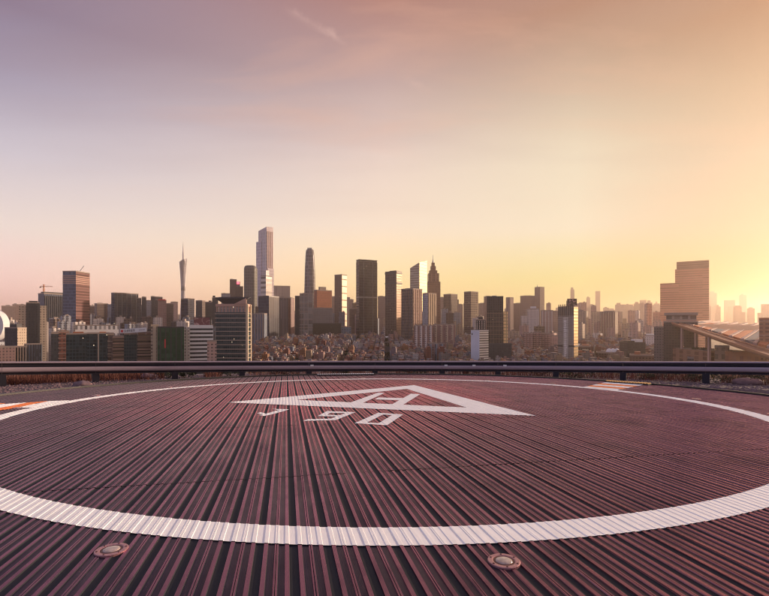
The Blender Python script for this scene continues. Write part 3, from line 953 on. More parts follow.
goldface = fac((.48, .36, .20), (.85, .60, .30), 6, 6, .75, .7, 0, .3, .75, .5, .9)
ctf = fac((.64, .56, .60), (.60, .54, .60), 14, 4, .5, .8, 0, .25)
ifc = fac((.30, .28, .30), (.10, .10, .13), 16, 9, .8, .85, 0, .12)
citic = fac((.30, .18, .14), (.14, .08, .07), 10, 6, .5, .7, 0, .2)
wedge = fac((.50, .43, .36), (.36, .30, .25), 9, 60, 1.1, .5, 0, .12)
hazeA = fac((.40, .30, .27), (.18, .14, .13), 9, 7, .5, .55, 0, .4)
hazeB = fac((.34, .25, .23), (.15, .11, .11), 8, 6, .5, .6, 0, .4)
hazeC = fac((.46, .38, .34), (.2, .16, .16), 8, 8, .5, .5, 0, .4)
brickdark = fac((.16, .13, .12), (.05, .045, .045), 3.4, 3.2, .7, .55, .01, .3)
twinred = fac((.86, .36, .22), (.74, .26, .14), 9, 90, 1.1, .62, 0, .3)

def P_(t): return [o for o in t.children]

# --- west side --------------------------------------------------------------
# doughnut-shaped white building
def ring_building():
    Z = 900.0
    c = (wx(-10.5, Z), Z, wz(325.5, Z)); ro, ri = 17.2 * Z / F, 13.0 * Z / F
    t = empty('ring_building', (c[0], c[1], 0), 'white doughnut-shaped building with a round open centre', 'building')
    mb = MB(); N = 64; d = 8.0
    for k in range(N):
        a, b = 2 * math.pi * k / N, 2 * math.pi * (k + 1) / N
        q = lambda r, w, y: (r * math.sin(w), y, c[2] + r * math.cos(w))
        mb.face([q(ri, a, -d), q(ri, b, -d), q(ro, b, -d), q(ro, a, -d)][::-1])
        mb.face([q(ri, a, d), q(ri, b, d), q(ro, b, d), q(ro, a, d)])
        mb.face([q(ro, a, -d), q(ro, b, -d), q(ro, b, d), q(ro, a, d)][::-1])
        mb.face([q(ri, a, -d), q(ri, b, -d), q(ri, b, d), q(ri, a, d)])
    mb.build('shell', M['white'], t)
    mb = MB(); mb.box(-30, 30, -12, 12, 0, c[2] - ro + 2); mb.build('podium', greyres, t)
    FOOT.append((c[0], c[1], 50))
ring_building()
T('low_apartment_block', 'low reddish apartment block at the foot of the doughnut building', -8, 12.5, 347.5, 700, pinkres2, m2=None, pent=[(.2, .6, 2, 'concrete')])
T('apartment_block', 'dark apartment block with an orange-lit flank before the doughnut building', 7, 24.5, 328, 820, dkres, split=17, th=40, m2=creamres, pent=[(.2, .75, 4, 'dark')])
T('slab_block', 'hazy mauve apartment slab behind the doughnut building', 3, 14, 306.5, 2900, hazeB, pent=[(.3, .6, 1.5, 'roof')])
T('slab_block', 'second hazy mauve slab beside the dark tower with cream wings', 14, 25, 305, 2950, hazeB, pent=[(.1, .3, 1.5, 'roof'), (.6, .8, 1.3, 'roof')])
t, poly, sc, H = T('residential_tower', 'dark residential tower with stepped crown between cream wings', 27.5, 38.5, 303, 930, dkres, pent=[(.2, .85, 2.2, 'dark')], piers=[(0, 4, .25, 1.2, M['dark'], 0, 1)])
for a, b, yt in ((-.5, -.02, 306.5), (1.02, 1.5, 305.5)):
    mb = MB(); mb.prism(sub(poly, a, b, .1, .9), 0, wz(yt, 930), 0, 1); mb.build('wing', [creamres, M['roof']], t)
T('midrise_block', 'dark ribbed midrise block with pale parapet before the cream winged tower', 13, 25.5, 347, 720, dkres, piers=[(0, 6, .35, 1.0, M['concrete'], 0, 1)])
T('midrise_block', 'grey ribbed midrise block with flat light roof beside the cream winged tower', 26, 40.5, 344.5, 760, bluegrey, piers=[(0, 7, .3, 1.0, M['dark'], 0, 1)])
t, poly, sc, H = T('office_tower', 'grey vertically striped office tower with a crane on its roof', 41, 66.5, 294, 1500, slate2, split=46, th=62, piers=[(1, 13, .3, 2.0, M['dark'], 0, .97)], pent=[(.05, .95, 2.2, 'dark')])
T('office_tower', 'tall slate tower with a reddish flank and pale stripes near the top', 65, 88, 271.5, 1300, slate, split=76, th=38, m2=redtower, bands=(5, 2.2, .5, M['pinkstone'], .87, .95), pent=[(.35, .8, 1.6, 'steel')])
# boom on that roof, and the tower crane
def crane(x, yb, yt, xl, xr, Z, label):
    s = Z / F
    t = empty('tower_crane', (wx(x, Z), Z, wz(yb, Z)), label, 'crane')
    mb = MB(); H = (yb - yt) * s
    w = 1.3
    for ax, ay in ((-w, -w), (w, -w), (w, w), (-w, w)): mb.bar((ax, ay, 0), (ax, ay, H), .45)
    n = 8
    for k in range(n):
        z0, z1 = H * k / n, H * (k + 1) / n
        mb.bar((-w, -w, z0), (w, -w, z1), .3); mb.bar((w, w, z0), (-w, w, z1), .3); mb.bar((w, -w, z0), (w, w, z1), .3); mb.bar((-w, w, z0), (-w, -w, z1), .3)
    mb.build('mast', M['orange'], t)
    mb = MB()
    a, b = (xl - x) * s, (xr - x) * s
    zj = H * .72
    for yy in (-1, 1): mb.bar((a, yy, zj), (b, yy, zj), .4)
    mb.bar((a, 0, zj + 2), (b, 0, zj + 1.6), .35)
    for k in range(14):
        q = a + (b - a) * k / 14; mb.bar((q, -1, zj), (q + (b - a) / 28, 0, zj + 1.9), .25); mb.bar((q + (b - a) / 28, 0, zj + 1.9), (q + (b - a) / 14, 1, zj), .25)
    mb.build('jib', M['orange'], t)
    mb = MB(); mb.bar((0, 0, H), (a * .9, 0, zj + 2), .2); mb.bar((0, 0, H), (b * .8, 0, zj + 2), .2); mb.build('tie', M['steel'], t)
    mb = MB(); mb.box(-1.5, 1.5, -3, -1, zj - 4, zj - .8); mb.build('cab', M['cream'], t)
    mb = MB(); mb.box(a - .5, a + 4, -1.4, 1.4, zj - 3.5, zj - .3); mb.build('counterweight', M['concrete'], t)
crane(43.8, 292.5, 284.5, 40, 52.5, 1500, 'orange tower crane standing on the grey striped tower')
mb = MB(); t = empty('roof_boom', (wx(73, 1290), 1300, wz(271, 1300)), 'thin slanting maintenance boom on the tall slate tower', 'boom')
mb.bar((-3, 20, -1), (11, 20, 17), .7); mb.build('arm', M['steel'], t)
mb = MB(); mb.box(-6, 2, 17, 23, -3, 1); mb.build('base', M['steel'], t)
T('apartment_block', 'dark midrise block joined to a brick-red balcony block', 52, 60, 333.5, 720, dkres, pent=[(.1, .5, 1.6, 'concrete')])
T('apartment_block', 'brick-red block with stacked pale balconies', 59.8, 68, 331.5, 705, brick, bands=(12, .9, .8, M['pinkstone']), pent=[(.2, .7, 1.5, 'rust')])
T('office_block', 'dark teal glass office block with brick-red rooftop hut', 68.2, 87.5, 334, 680, teal, bands=(9, .35, .25, M['dark']), pent=[(.3, .75, 2.2, 'rust')])
T('office_block', 'dark teal glass office block dotted with lit windows', 88.6, 108, 333.5, 670, teal, bands=(9, .35, .25, M['dark']), piers=[(0, 1, .06, .5, M['concrete'], 0, 1)], pent=[(.55, .85, 1.6, 'orange')])
T('office_block', 'narrow ochre office block with a bright roof lamp', 108.2, 113.5, 333.5, 670, brown2, bands=(10, .7, .4, M['cream']))
T('office_block', 'brown office block with dense horizontal bands beside the ochre block', 113.7, 124.8, 336.5, 665, brownband, bands=(11, .8, .5, M['pinkstone']))
T('office_block', 'teal glass block carrying a white rooftop sign', 125, 138, 334, 672, teal2, bands=(9, .35, .25, M['dark']))
T('office_block', 'brown banded block under the end of the white rooftop sign', 138.2, 151, 332, 676, brownband, bands=(12, .8, .5, M['pinkstone']), pent=[(.7, .98, 3, 'dark')])
T('slab_block', 'narrow cream slab with two columns of small windows', 151.3, 158.3, 325.5, 660, creamres, top_cap='cream', piers=[(0, 1, .36, .8, M['cream'], 0, 1)])
t, poly, sc, H = T('office_block', 'block wrapped in dark green scaffold netting', 159, 183, 327.5, 655, greynet, piers=[(0, 5, .22, .6, M['dark'], 0, .99)], top_cap='dark')
for f, a, b in ((.29, .70, .83),):
    mb = MB(); e0, e1 = poly[0], poly[1]
    mb.box(-.9, .9, -.9, -.7, H * a, H * b); o = mb.build('banner', M['red'], t); o.location = (e0[0] + (e1[0] - e0[0]) * f, e0[1] + (e1[1] - e0[1]) * f - .3, 0)
def sign_panel(name, label, x0, y0, x1, y1, hp, Z, cat='sign'):
    """long roof sign: white box, red emblem, dark stroke lettering too small to read"""
    s = Z / F
    t = empty(name, (wx(x0, Z), Z, wz(y0, Z)), label, cat)
    dx, dz = wx(x1, Z) - wx(x0, Z), wz(y1, Z) - wz(y0, Z)
    h = hp * s
    mb = MB()
    q = [(0, 0, -h / 2), (dx, 0, dz - h / 2), (dx, 0, dz + h / 2), (0, 0, h / 2)]
    mb.face(q); mb.face([(p[0], 1.2, p[2]) for p in reversed(q)])
    for a, b in zip(q, q[1:] + q[:1]): mb.face([b, a, (a[0], 1.2, a[2]), (b[0], 1.2, b[2])])
    mb.build('board', M['white'], t)
    mb = MB(); mb.box(dx * .03, dx * .12, -.2, -.02, dz * .08 - h * .3, dz * .08 + h * .28); mb.build('emblem', M['red'], t)
    rr = random.Random(5)
    k = .16
    while k < .55:
        mb = MB(); w = .035
        x = dx * k; zc = dz * k
        for j in range(4):
            if rr.random() < .55: mb.box(x + dx * w * j / 4.5, x + dx * w * (j / 4.5 + .14), -.2, -.02, zc - h * .28, zc + h * .28)
            else: mb.box(x, x + dx * w * .8, -.19, -.021, zc + h * (-.28 + .16 * j), zc + h * (-.28 + .16 * j + .08))
        mb.build('character', M['dark'], t)
        k += .046
    for k in range(5):
        f = .72 + k * .045
        mb = MB(); mb.box(dx * f, dx * (f + .03), -.2, -.02, dz * f - h * .12, dz * f + h * .12); mb.build('character', M['steel'], t)
    for f in (.05, .35, .65, .95):
        mb = MB(); mb.box(dx * f - .2, dx * f + .2, 1.2, 1.8, dz * f - h * 1.2, dz * f); mb.build('strut', M['steel'], t)
sign_panel('roof_sign', 'long white rooftop sign with red emblem and dark lettering', 120, 331.2, 146.5, 329.6, 4.2, 660)
t, poly, sc, H = T('office_block', 'white office block of black and white horizontal bands', 191, 212, 326, 690, dkres, dep=26, bands=(17, 3.0, .8, M['white']), top_cap='white')
mb = MB(); mb.prism(sub(poly, -.42, -.02, .0, .8), 0, H - 2, 0, 0); mb.build('wing', whiteres, t)
for k in range(5):
    q = sub(poly, -.42 + k * .085, -.40 + k * .085, -.05, .0); mb = MB(); mb.prism(q, 0, H - 1, 0, 0); mb.build('fin', M['white'], t)
def billboard(name, label, x0, x1, y0, y1, Z, colA, colB, scale):
    m, n, l, b = mat(name + '_print')
    tcx = n.new('ShaderNodeTexCoord'); z = n.new('ShaderNodeTexNoise'); z.inputs['Scale'].default_value = scale; z.inputs['Detail'].default_value = 3; z.inputs['Distortion'].default_value = 1.2
    l.new(tcx.outputs['Object'], z.inputs[0])
    mr = n.new('ShaderNodeMapRange'); l.new(z.outputs[0], mr.inputs[0]); mr.inputs[1].default_value = .5; mr.inputs[2].default_value = .62
    l.new(nmix(n, l, mr.outputs[0], colA, colB), b.inputs['Base Color']); b.inputs['Roughness'].default_value = .5
    t = empty(name, (wx((x0 + x1) / 2, Z), Z, wz(y1, Z)), label, 'billboard')
    w, h = (wx(x1, Z) - wx(x0, Z)) / 2, wz(y0, Z) - wz(y1, Z)
    mb = MB(); mb.box(-w, w, 0, 2, 0, h); mb.build('face', m, t)
    for zz_, nm in ((-.6, 'frame'), (h, 'frame')):
        mb = MB(); mb.box(-w - .6, w + .6, -.4, 2.4, zz_, zz_ + .6); mb.build(nm, M['dark'], t)
    for sx in (-w - .6, w):
        mb = MB(); mb.box(sx, sx + .6, -.4, 2.4, 0, h); mb.build('frame', M['dark'], t)
    mb = MB(); mb.box(-w * .8, w * .8, 2.5, 12, -.5, h * .8); mb.build('backing', M['roof'], t)
billboard('billboard', 'maroon patterned rooftop billboard on the white banded block', 194, 210, 317.5, 325.3, 698, (.20, .07, .07), (.62, .42, .38), .12)
T('low_block', 'low pinkish wing with dark windows beside the glass block with open crown', 207.5, 216.3, 341.5, 640, pinkres, bands=(6, .6, .4, M['pinkstone']))
# glass block with an open crown
def crown_block():
    Z = 690.0
    t, poly, sc, H = T('glass_office_block', 'teal glass block with open window crown and dark flared roof', 216.5, 250, 312, Z, teal2, split=246.5, th=20, parapet=False, bands=(18, 1.3, .5, plain('bronze_band', (.34, .27, .23), .6), .03, .98))
    for k in range(10):
        mb = MB(); mb.prism(sub(poly, .0 + k * .1005, .035 + k * .1005, .0, .03), H, H + 8.5, 0, 0); mb.build('crown_column', M['pinkstone'], t)
    # left face is side 3 of the plan (corner 3 to corner 0)
    L0, L1 = poly[3], poly[0]
    for k in range(10):
        f = (k + .25) / 10
        mb = MB(); mb.box(-.8, .8, -.8, .8, H, H + 8.5); o = mb.build('crown_column', M['pinkstone'], t); o.location = (L0[0] + (L1[0] - L0[0]) * f, L0[1] + (L1[1] - L0[1]) * f + 1, 0)
    mb = MB(); mb.prism(shrink(poly, .86), H, H + 8.5, 0, 0); mb.build('crown_core', fac((.5, .42, .4), (.30, .30, .32), 9, 3, .8, .9, .05), t)
    mb = MB(); mb.prism(shrink(poly, 1.02), H + 8.5, H + 12.5, 0, 0); mb.build('crown_beam', M['pinkstone'], t)
    # flared roof: low in the middle, horns at the ends
    zb = H + 12.6
    mb = MB(); o, i = shrink(poly, 1.04), shrink(poly, .55)
    up = [7.5, 10.0, 10.0, 8.0]
    for k in range(4):
        j = (k + 1) % 4
        mb.face([(*i[k], zb), (*i[j], zb), (*o[j], zb + up[j]), (*o[k], zb + up[k])][::-1])
        mb.face([(*i[k], zb + .1), (*i[j], zb + .1), (*i[j], zb + 3), (*i[k], zb + 3)])
        mb.face([(*i[k], zb + 3), (*i[j], zb + 3), (*o[j], zb + up[j] + 1.2), (*o[k], zb + up[k] + 1.2)])
        mb.face([(*o[k], zb + up[k]), (*o[j], zb + up[j]), (*o[j], zb + up[j] + 1.2), (*o[k], zb + up[k] + 1.2)])
    mb.build('roof', M['roofdark'], t)
    for f in (0.02, .98):
        mb = MB(); mb.box(-1.6, 1.6, -1.6, 1.6, 0, H + 12); o = mb.build('corner_pier', M['cream'], t); o.location = (poly[0][0] + (poly[1][0] - poly[0][0]) * f, poly[0][1] + (poly[1][1] - poly[0][1]) * f, 0)
    mb = MB(); mb.face([(-9, 0, 0), (9, 0, 0), (9, 0, 9)]); mb.face([(-9, 2, 0), (9, 2, 9), (9, 2, 0)]); mb.face([(-9, 0, 0), (9, 0, 9), (9, 2, 9), (-9, 2, 0)]); mb.face([(9, 0, 0), (9, 2, 0), (9, 2, 9), (9, 0, 9)])
    o = mb.build('gable', M['pinkstone'], t); o.location = (poly[0][0] - 10, poly[0][1] - 1, H + 12.5)
crown_block()
# towers further off on this side
T('hospital_block', 'long white block with dark vertical window strips below the slate tower', 79, 116, 325.5, 1050, fac((.70, .68, .68), (.08, .08, .11), 30, 9, .5, .7, 0, .3), dep=18, pent=[(.1, .2, 1.5, 'white'), (.4, .5, 1.3, 'white'), (.7, .8, 1.6, 'white')])
T('apartment_tower', 'brown midrise tower between the slate tower and a wider brown one', 87.5, 95, 306.5, 1900, brown)
T('apartment_tower', 'wider brown tower with a stubby penthouse near the slate tower', 95.3, 107, 304, 1850, brown, split=97.5, th=70, pent=[(.2, .6, 1.2, 'roof')])
T('apartment_tower', 'narrow reddish brown tower beside the wide dark blue slab', 107.5, 112.8, 306, 1800, pinkres2)
T('glass_slab', 'wide dark blue glass slab with a flat top', 113, 137, 293.5, 1500, navy2, split=116, th=65, piers=[(1, 5, .06, 1.0, M['steel'], 0, 1)])
T('office_tower', 'slim dark annex beside the wide dark blue slab', 137.3, 141.2, 298.5, 1510, navy)
for (a, b, y, Z, m, lab) in ((142, 146, 297.5, 1700, dkres, 'first of two thin dark twin shafts'), (146.5, 151, 301, 1650, greyres, 'grey block with barred front between dark shafts'),
                             (151, 155, 297, 1720, dkres, 'second of two thin dark twin shafts'), (155.3, 158, 300, 1760, navy, 'very thin navy shaft beside the red topped block'),
                             (158.2, 166, 300.5, 1600, pinkres2, 'pinkish block with a red rooftop sign'), (152, 162, 297.5, 1950, brown, 'brown slab behind the red topped block'),
                             (166.2, 173, 304, 1800, brown, 'low brown tower near the lattice tower'), (171, 177.5, 302.5, 2600, pinkres, 'hazy pink tower beside the lattice tower')):
    T('office_tower', lab, a, b, y, Z, m, pent=[(.2, .7, 1.0, 'roof')])
mb = MB(); Z = 1598; t = empty('roof_sign', (wx(162.2, Z), Z - 3, wz(300.5, Z)), 'small red sign on the pinkish block', 'sign'); mb.box(-12, 12, -1, 1, 0, 4.5); mb.build('board', M['red'], t)
mb = MB(); mb.box(-10, 10, 1, 3, 0, 3); mb.build('strut', M['steel'], t)
T('office_tower', 'dark glass tower with a pale flank beside the lattice tower', 181.5, 194, 299, 1450, navy, split=188, th=40, m2=greyres, pent=[(.2, .6, .8, 'dark')])
T('apartment_tower', 'dark slab tower with brown flank near the white banded block', 196, 205, 301, 1700, dkres, split=202, th=35, m2=brown)
T('apartment_tower', 'dark grey stepped tower behind the glass block with open crown', 205.3, 212, 302.5, 1750, dkres, pent=[(.5, .9, 2, 'dark')])
T('apartment_tower', 'thin dark tower rising just beside the flared roof', 212.3, 218, 298, 1500, dkres, pent=[(.1, .5, 2.4, 'dark')])
T('apartment_tower', 'low grey tower peeping above the flared roof', 221.5, 230, 294, 1800, greyres)
t, poly, sc, H = T('hotel_tower', 'brown tower with a glowing red sign at its crown', 230, 236.5, 280, 1950, brown, pent=[(.1, .5, 1.2, 'roof')])
T('hotel_tower', 'brown lower shaft joined to the tower with glowing sign', 236.7, 243, 287, 1960, brown)
def emis(name, col, st):
    m, n, l, b = mat(name); b.inputs['Base Color'].default_value = (*col, 1); b.inputs['Emission Color'].default_value = (*col, 1); b.inputs['Emission Strength'].default_value = st
    return m
mb = MB(); Z = 1945; t = empty('roof_sign', (wx(238, Z), Z, wz(283.5, Z)), 'glowing red rooftop sign between brown hotel shafts', 'sign'); mb.box(-6, 6, 0, 3, -2, 8); mb.build('lit_panel', emis('red_glow', (1, .12, .16), 2.0), t)
mb = MB(); mb.box(-7, 7, 3, 5, -14, 8.5); mb.build('backing', M['roof'], t)

# rounded towers -------------------------------------------------------------
def loft(mb, cx, cy, rings, n=24, mi=0, capm=1, power=2.0):
    """rings: (z, half width x, half width y); superellipse sections"""
    def pt(k, hx, hy):
        a = 2 * math.pi * k / n
        c, s = math.cos(a), math.sin(a)
        return (cx + hx * math.copysign(abs(c) ** (2 / power), c), cy + hy * math.copysign(abs(s) ** (2 / power), s))
    for (z0, ax, ay), (z1, bx, by) in zip(rings, rings[1:]):
        u = 0
        for k in range(n):
            p0, p1 = pt(k, ax, ay), pt(k + 1, ax, ay); q0, q1 = pt(k, bx, by), pt(k + 1, bx, by)
            L = math.dist(p0, p1)
            mb.face([(*p0, z0), (*p1, z0), (*q1, z1), (*q0, z1)], mi, [(u, z0), (u + L, z0), (u + L, z1), (u, z1)])
            u += L
    z, ax, ay = rings[-1]
    mb.face([(*pt(k, ax, ay), z) for k in range(n)], capm)
def round_tower(name, label, x0, x1, rings, Z, m, power, cat='building', ry=1.0):
    s = Z / F; xm = (x0 + x1) / 2
    t = empty(name, (wx(xm, Z), Z + (x1 - x0) / 2 * s, 0), label, cat)
    mb = MB(); loft(mb, 0, 0, [(max(0, wz(y, Z)), h * s, h * s * ry) for y, h in rings], 32, 0, 1, power)
    mb.build('wall', [m, M['roof']], t)
    FOOT.append((t.location.x, t.location.y, (x1 - x0) * s))
    return t, s
round_tower('residential_tower', 'greenish grey tower with rounded shoulders beside the tallest skyscraper', 243, 255, [(400, 6), (268, 6), (265.8, 5.2), (265, 4)], 1900, fac((.20, .20, .19), (.11, .115, .11), 12, 5, .5, .75, 0, .2), 4)
t, s = round_tower('rounded_tower', 'slender round-shouldered skyscraper tapering at both ends', 303, 315, [(420, 4.6), (330, 5.4), (296, 5.7), (270, 5.1), (255, 4.4), (250.5, 4.0), (249, 3.6), (248.6, 2.8)], 2050, ifc, 2.6)
mb = MB(); mb.box(-10, 10, -10, 10, wz(249.3, 2050), wz(247.2, 2050)); mb.build('helipad_block', M['steel'], t)
# tallest stepped skyscraper
def stepped_tower():
    Z = 2060.0
    t, poly, sc, H = T('stepped_skyscraper', 'tallest pink grey skyscraper with stepped crown and slanted top', 258.5, 273, 229, Z, ctf, split=266.5, th=52, parapet=False, ztop=[2.4, 3.2, 1.2, -.4], piers=[(3, 5, .18, 1.6, M['white'], 0, .985), (1, 4, .2, 1.6, M['pinkstone'], 0, .985)])
    mb = MB(); mb.prism(sub(poly, -.1, .5, .55, 1.2), 0, wz(240.5, Z), 0, 1); mb.build('shoulder', [ctf, M['roof']], t)
    mb = MB(); mb.prism(sub(poly, .1, 1.02, -.06, .3), 0, wz(268, Z), 0, 1); mb.build('lower_step', [ctf, M['roof']], t)
    mb = MB(); mb.prism(sub(poly, -.03, 1.03, .3, 1.03), 0, wz(252, Z), 0, 1); mb.build('middle_step', [ctf, M['roof']], t)
stepped_tower()
t, poly, sc, H = T('residential_tower', 'pale stepped tower with bright grid standing before the tallest skyscraper', 261, 272, 276, 1700, fac((.66, .58, .52), (.20, .16, .15), 18, 60, 1.1, .45, 0, .2), split=266, th=40)
mb = MB(); mb.prism(sub(poly, .1, .6, .1, .7), H, H + 6 * sc, 0, 1); mb.build('upper_step', [whiteres, M['roof']], t)
T('glass_tower', 'dark navy glass tower with one lighter curved flank', 258.5, 279, 296.5, 1300, navy, split=269, th=40, m2=fac((.16, .16, .19), (.06, .065, .08), 60, 5, .6, 1.1, 0, .15), top_cap='dark')
T('slab_tower', 'pale grey slab with thin verticals behind the navy glass tower', 273.5, 290, 286.5, 2250, fac((.42, .37, .36), (.26, .22, .23), 60, 7, .5, 1.1, 0, .3), top_cap='concrete')
T('apartment_tower', 'grey brown ribbed tower beside the navy glass tower', 279.3, 288, 298, 1500, fac((.34, .28, .27), (.14, .115, .12), 60, 5, .5, 1.1, 0, .3), piers=[(0, 4, .25, 2, M['roof'], 0, 1)], pent=[(.2, .5, 1.2, 'roof')])
T('apartment_tower', 'rosy ribbed tower with sunlit edge before the slender skyscraper', 288.2, 294.5, 298.5, 1520, pinkres2, split=291, th=40, pent=[(.2, .6, 1.2, 'concrete')])
T('apartment_block', 'blue grey striped block among the packed houses', 252, 267, 314, 1150, bluegrey, split=264, th=30, piers=[(3, 5, .35, 1.6, M['concrete'], 0, 1)], pent=[(.15, .35, 1.2, 'concrete'), (.6, .8, 1.2, 'concrete')])
T('glass_tower', 'slim dark tower abutting the gridded glass tower', 295, 299.6, 296.5, 1420, dkres)
T('glass_tower', 'grey glass tower with bold white grid lines', 299.8, 312.5, 294, 1400, fac((.32, .33, .35), (.13, .14, .16), 17, 13, .9, .9, 0, .15), piers=[(0, 4, .07, 1.2, M['concrete'], 0, 1)], bands=(6, 1.5, .8, M['concrete'], .35, .97))
t, poly, sc, H = T('cube_block', 'copper coloured cube block on a grey base', 314, 332, 290.5, 1720, copper, split=317, th=60, pent=[(.25, .65, 4, 'concrete')])
T('podium_block', 'grey checkered block below the copper cube', 312, 332.5, 308.5, 1640, greyblock, dep=40)
T('podium_block', 'long dark low block below the grey checkered block', 311.5, 341, 324, 1560, fac((.05, .055, .05), (.03, .035, .035), 9, 8, .6, .6, 0, .3), dep=40, roofm='roofdark', top_cap='dark')
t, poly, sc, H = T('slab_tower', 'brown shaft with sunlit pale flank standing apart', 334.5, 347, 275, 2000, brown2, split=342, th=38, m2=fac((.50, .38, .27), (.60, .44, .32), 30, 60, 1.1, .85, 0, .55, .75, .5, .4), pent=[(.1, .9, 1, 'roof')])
for (a, b, y, Z, m, lab) in ((346, 350, 298, 2700, hazeC, 'tiny hazy tower beside the sunlit flank tower'), (349.5, 353.5, 300, 2500, hazeA, 'hazy block with pale top near the big dark slab'),
                             (340, 345, 303, 2400, hazeB, 'hazy low tower at the foot of the sunlit flank tower'), (332, 337, 297, 2600, hazeB, 'hazy tower behind the copper cube'),
                             (349.5, 356, 309, 1900, brown, 'low brown block at the foot of the big dark slab')):
    T('apartment_tower', lab, a, b, y, Z, m, pent=[(.3, .6, 1, 'roof')])
# big dark slab
def dark_slab():
    Z = 1720.0
    m = fac((.078, .078, .10), (.03, .032, .05), 10, 5, .75, .75, .002, .1)
    t, poly, sc, H = T('glass_slab', 'big dark bronze glass slab with a comb of fins along its top', 356, 377.5, 261.5, Z, m, split=359, th=66, parapet=False, top_cap='dark', piers=[(1, 2, .02, 1.4, M['steel'], 0, 1)])
    for k in range(12):
        mb = MB(); mb.prism(sub([poly[0], poly[1], poly[2], poly[3]], k / 12 + .01, k / 12 + .06, 0, 1), H, H + 1.8 * sc, 0, 0); mb.build('crown_fin', M['dark'], t)
    mb = MB(); mb.prism(shrink(poly, .93), H, H + 1.2 * sc, 0, 0); mb.build('crown_core', M['steel'], t)
    mb = MB(); mb.prism(shrink(poly, 1.01), H + 1.8 * sc, H + 2.3 * sc, 0, 0); mb.build('crown_beam', M['dark'], t)
    mb = MB(); mb.prism(shrink(poly, 1.006), H * .60, H * .612, 0, 0); mb.build('floor_band', M['steel'], t)
dark_slab()
T('apartment_tower', 'hazy rosy tower between the two dark glass towers', 377.8, 385.5, 297, 2250, hazeA, pent=[(.2, .7, 1.2, 'concrete')])
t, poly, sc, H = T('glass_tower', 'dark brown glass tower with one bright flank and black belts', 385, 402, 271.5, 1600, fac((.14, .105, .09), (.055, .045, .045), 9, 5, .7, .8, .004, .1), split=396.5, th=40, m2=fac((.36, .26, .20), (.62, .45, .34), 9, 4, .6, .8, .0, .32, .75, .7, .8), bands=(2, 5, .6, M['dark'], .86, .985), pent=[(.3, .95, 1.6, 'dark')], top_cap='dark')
# wedge-topped tower
def wedge_tower():
    Z = 1780.0
    (cx, cy), poly, sc = footprint(410, 427.2, Z, 419.5, 29)
    t = empty('wedge_tower', (cx, cy, 0), 'wedge-topped glass tower with one blazing sunlit flank', 'building')
    H = wz(268, Z)
    # corner order: front, east, back, west
    zt = [wz(262.3, Z), wz(259, Z), wz(262.0, Z), wz(267.5, Z)]
    mb = MB(); mb.prism(poly, 0, H, [2, 0, 0, 0], 1, zt)
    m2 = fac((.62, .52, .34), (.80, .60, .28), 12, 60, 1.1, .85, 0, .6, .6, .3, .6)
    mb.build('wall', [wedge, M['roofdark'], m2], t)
    q = shrink(poly, .84); zq = [.16 * sum(zt) / 4 + .84 * z for z in zt]
    mb = MB(); mb.face([(*p, z + .8) for p, z in zip(q, zq)]); mb.build('slanted_glazing', navy, t)
    FOOT.append((cx, cy, 60))
wedge_tower()
# spired stepped tower
def spire_tower():
    Z = 2000.0; s = Z / F
    t = empty('spired_tower', (wx(434, Z), Z + 12, 0), 'red brown stepped skyscraper tipped with a spire', 'building')
    for x0, x1, y, nm in ((427.5, 440, 282, 'lower_tier'), (428.3, 438.8, 273.5, 'main_tier'), (429.6, 437.2, 270.5, 'upper_tier'), (430.8, 435.9, 266, 'crown_tier'), (431.8, 434.9, 262.5, 'lantern')):
        a, b = (x0 - 434) * s, (x1 - 434) * s
        d = (b - a) / 2
        mb = MB(); mb.prism([(a, -d), (b, -d), (b, d), (a, d)], 0, wz(y, Z), 0, 1); mb.build(nm, [citic, M['roof']], t)
    mb = MB(); xs = (433.3 - 434) * s
    mb.bar((xs, 0, wz(262.6, Z)), (xs, 0, wz(259.5, Z)), 4.2, 0, 8, 2.0); mb.bar((xs, 0, wz(259.5, Z)), (xs, 0, wz(254.5, Z)), 1.9, 0, 8, .7)
    mb.build('spire', M['steel'], t)
    for k in (-1, 1):
        mb = MB(); mb.box(-1.2, 1.2, -26, -24.4, 0, wz(273.8, Z)); o = mb.build('pier', M['pinkstone'], t); o.location = (k * 9 - 2, 0, 0)
    FOOT.append((t.location.x, t.location.y, 50))
spire_tower()
T('office_tower', 'brown tower faced with a fine window grid and flat double top', 401, 422.5, 289, 1260, brown2, split=413, th=36, m2=fac((.40, .28, .23), (.13, .09, .085), 9, 6, .55, .65, 0, .2), piers=[(3, 6, .16, 1.2, M['roof'], 0, 1), (1, 5, .2, 1.2, M['pinkstone'], 0, 1)], pent=[(.1, .5, 1.2, 'roof')])
T('apartment_tower', 'pale grey tower with a cream striped flank', 422.5, 436.5, 293.5, 1420, greyres, split=428, th=42, m2=creamres, piers=[(1, 4, .35, 1.8, M['cream'], 0, 1)])
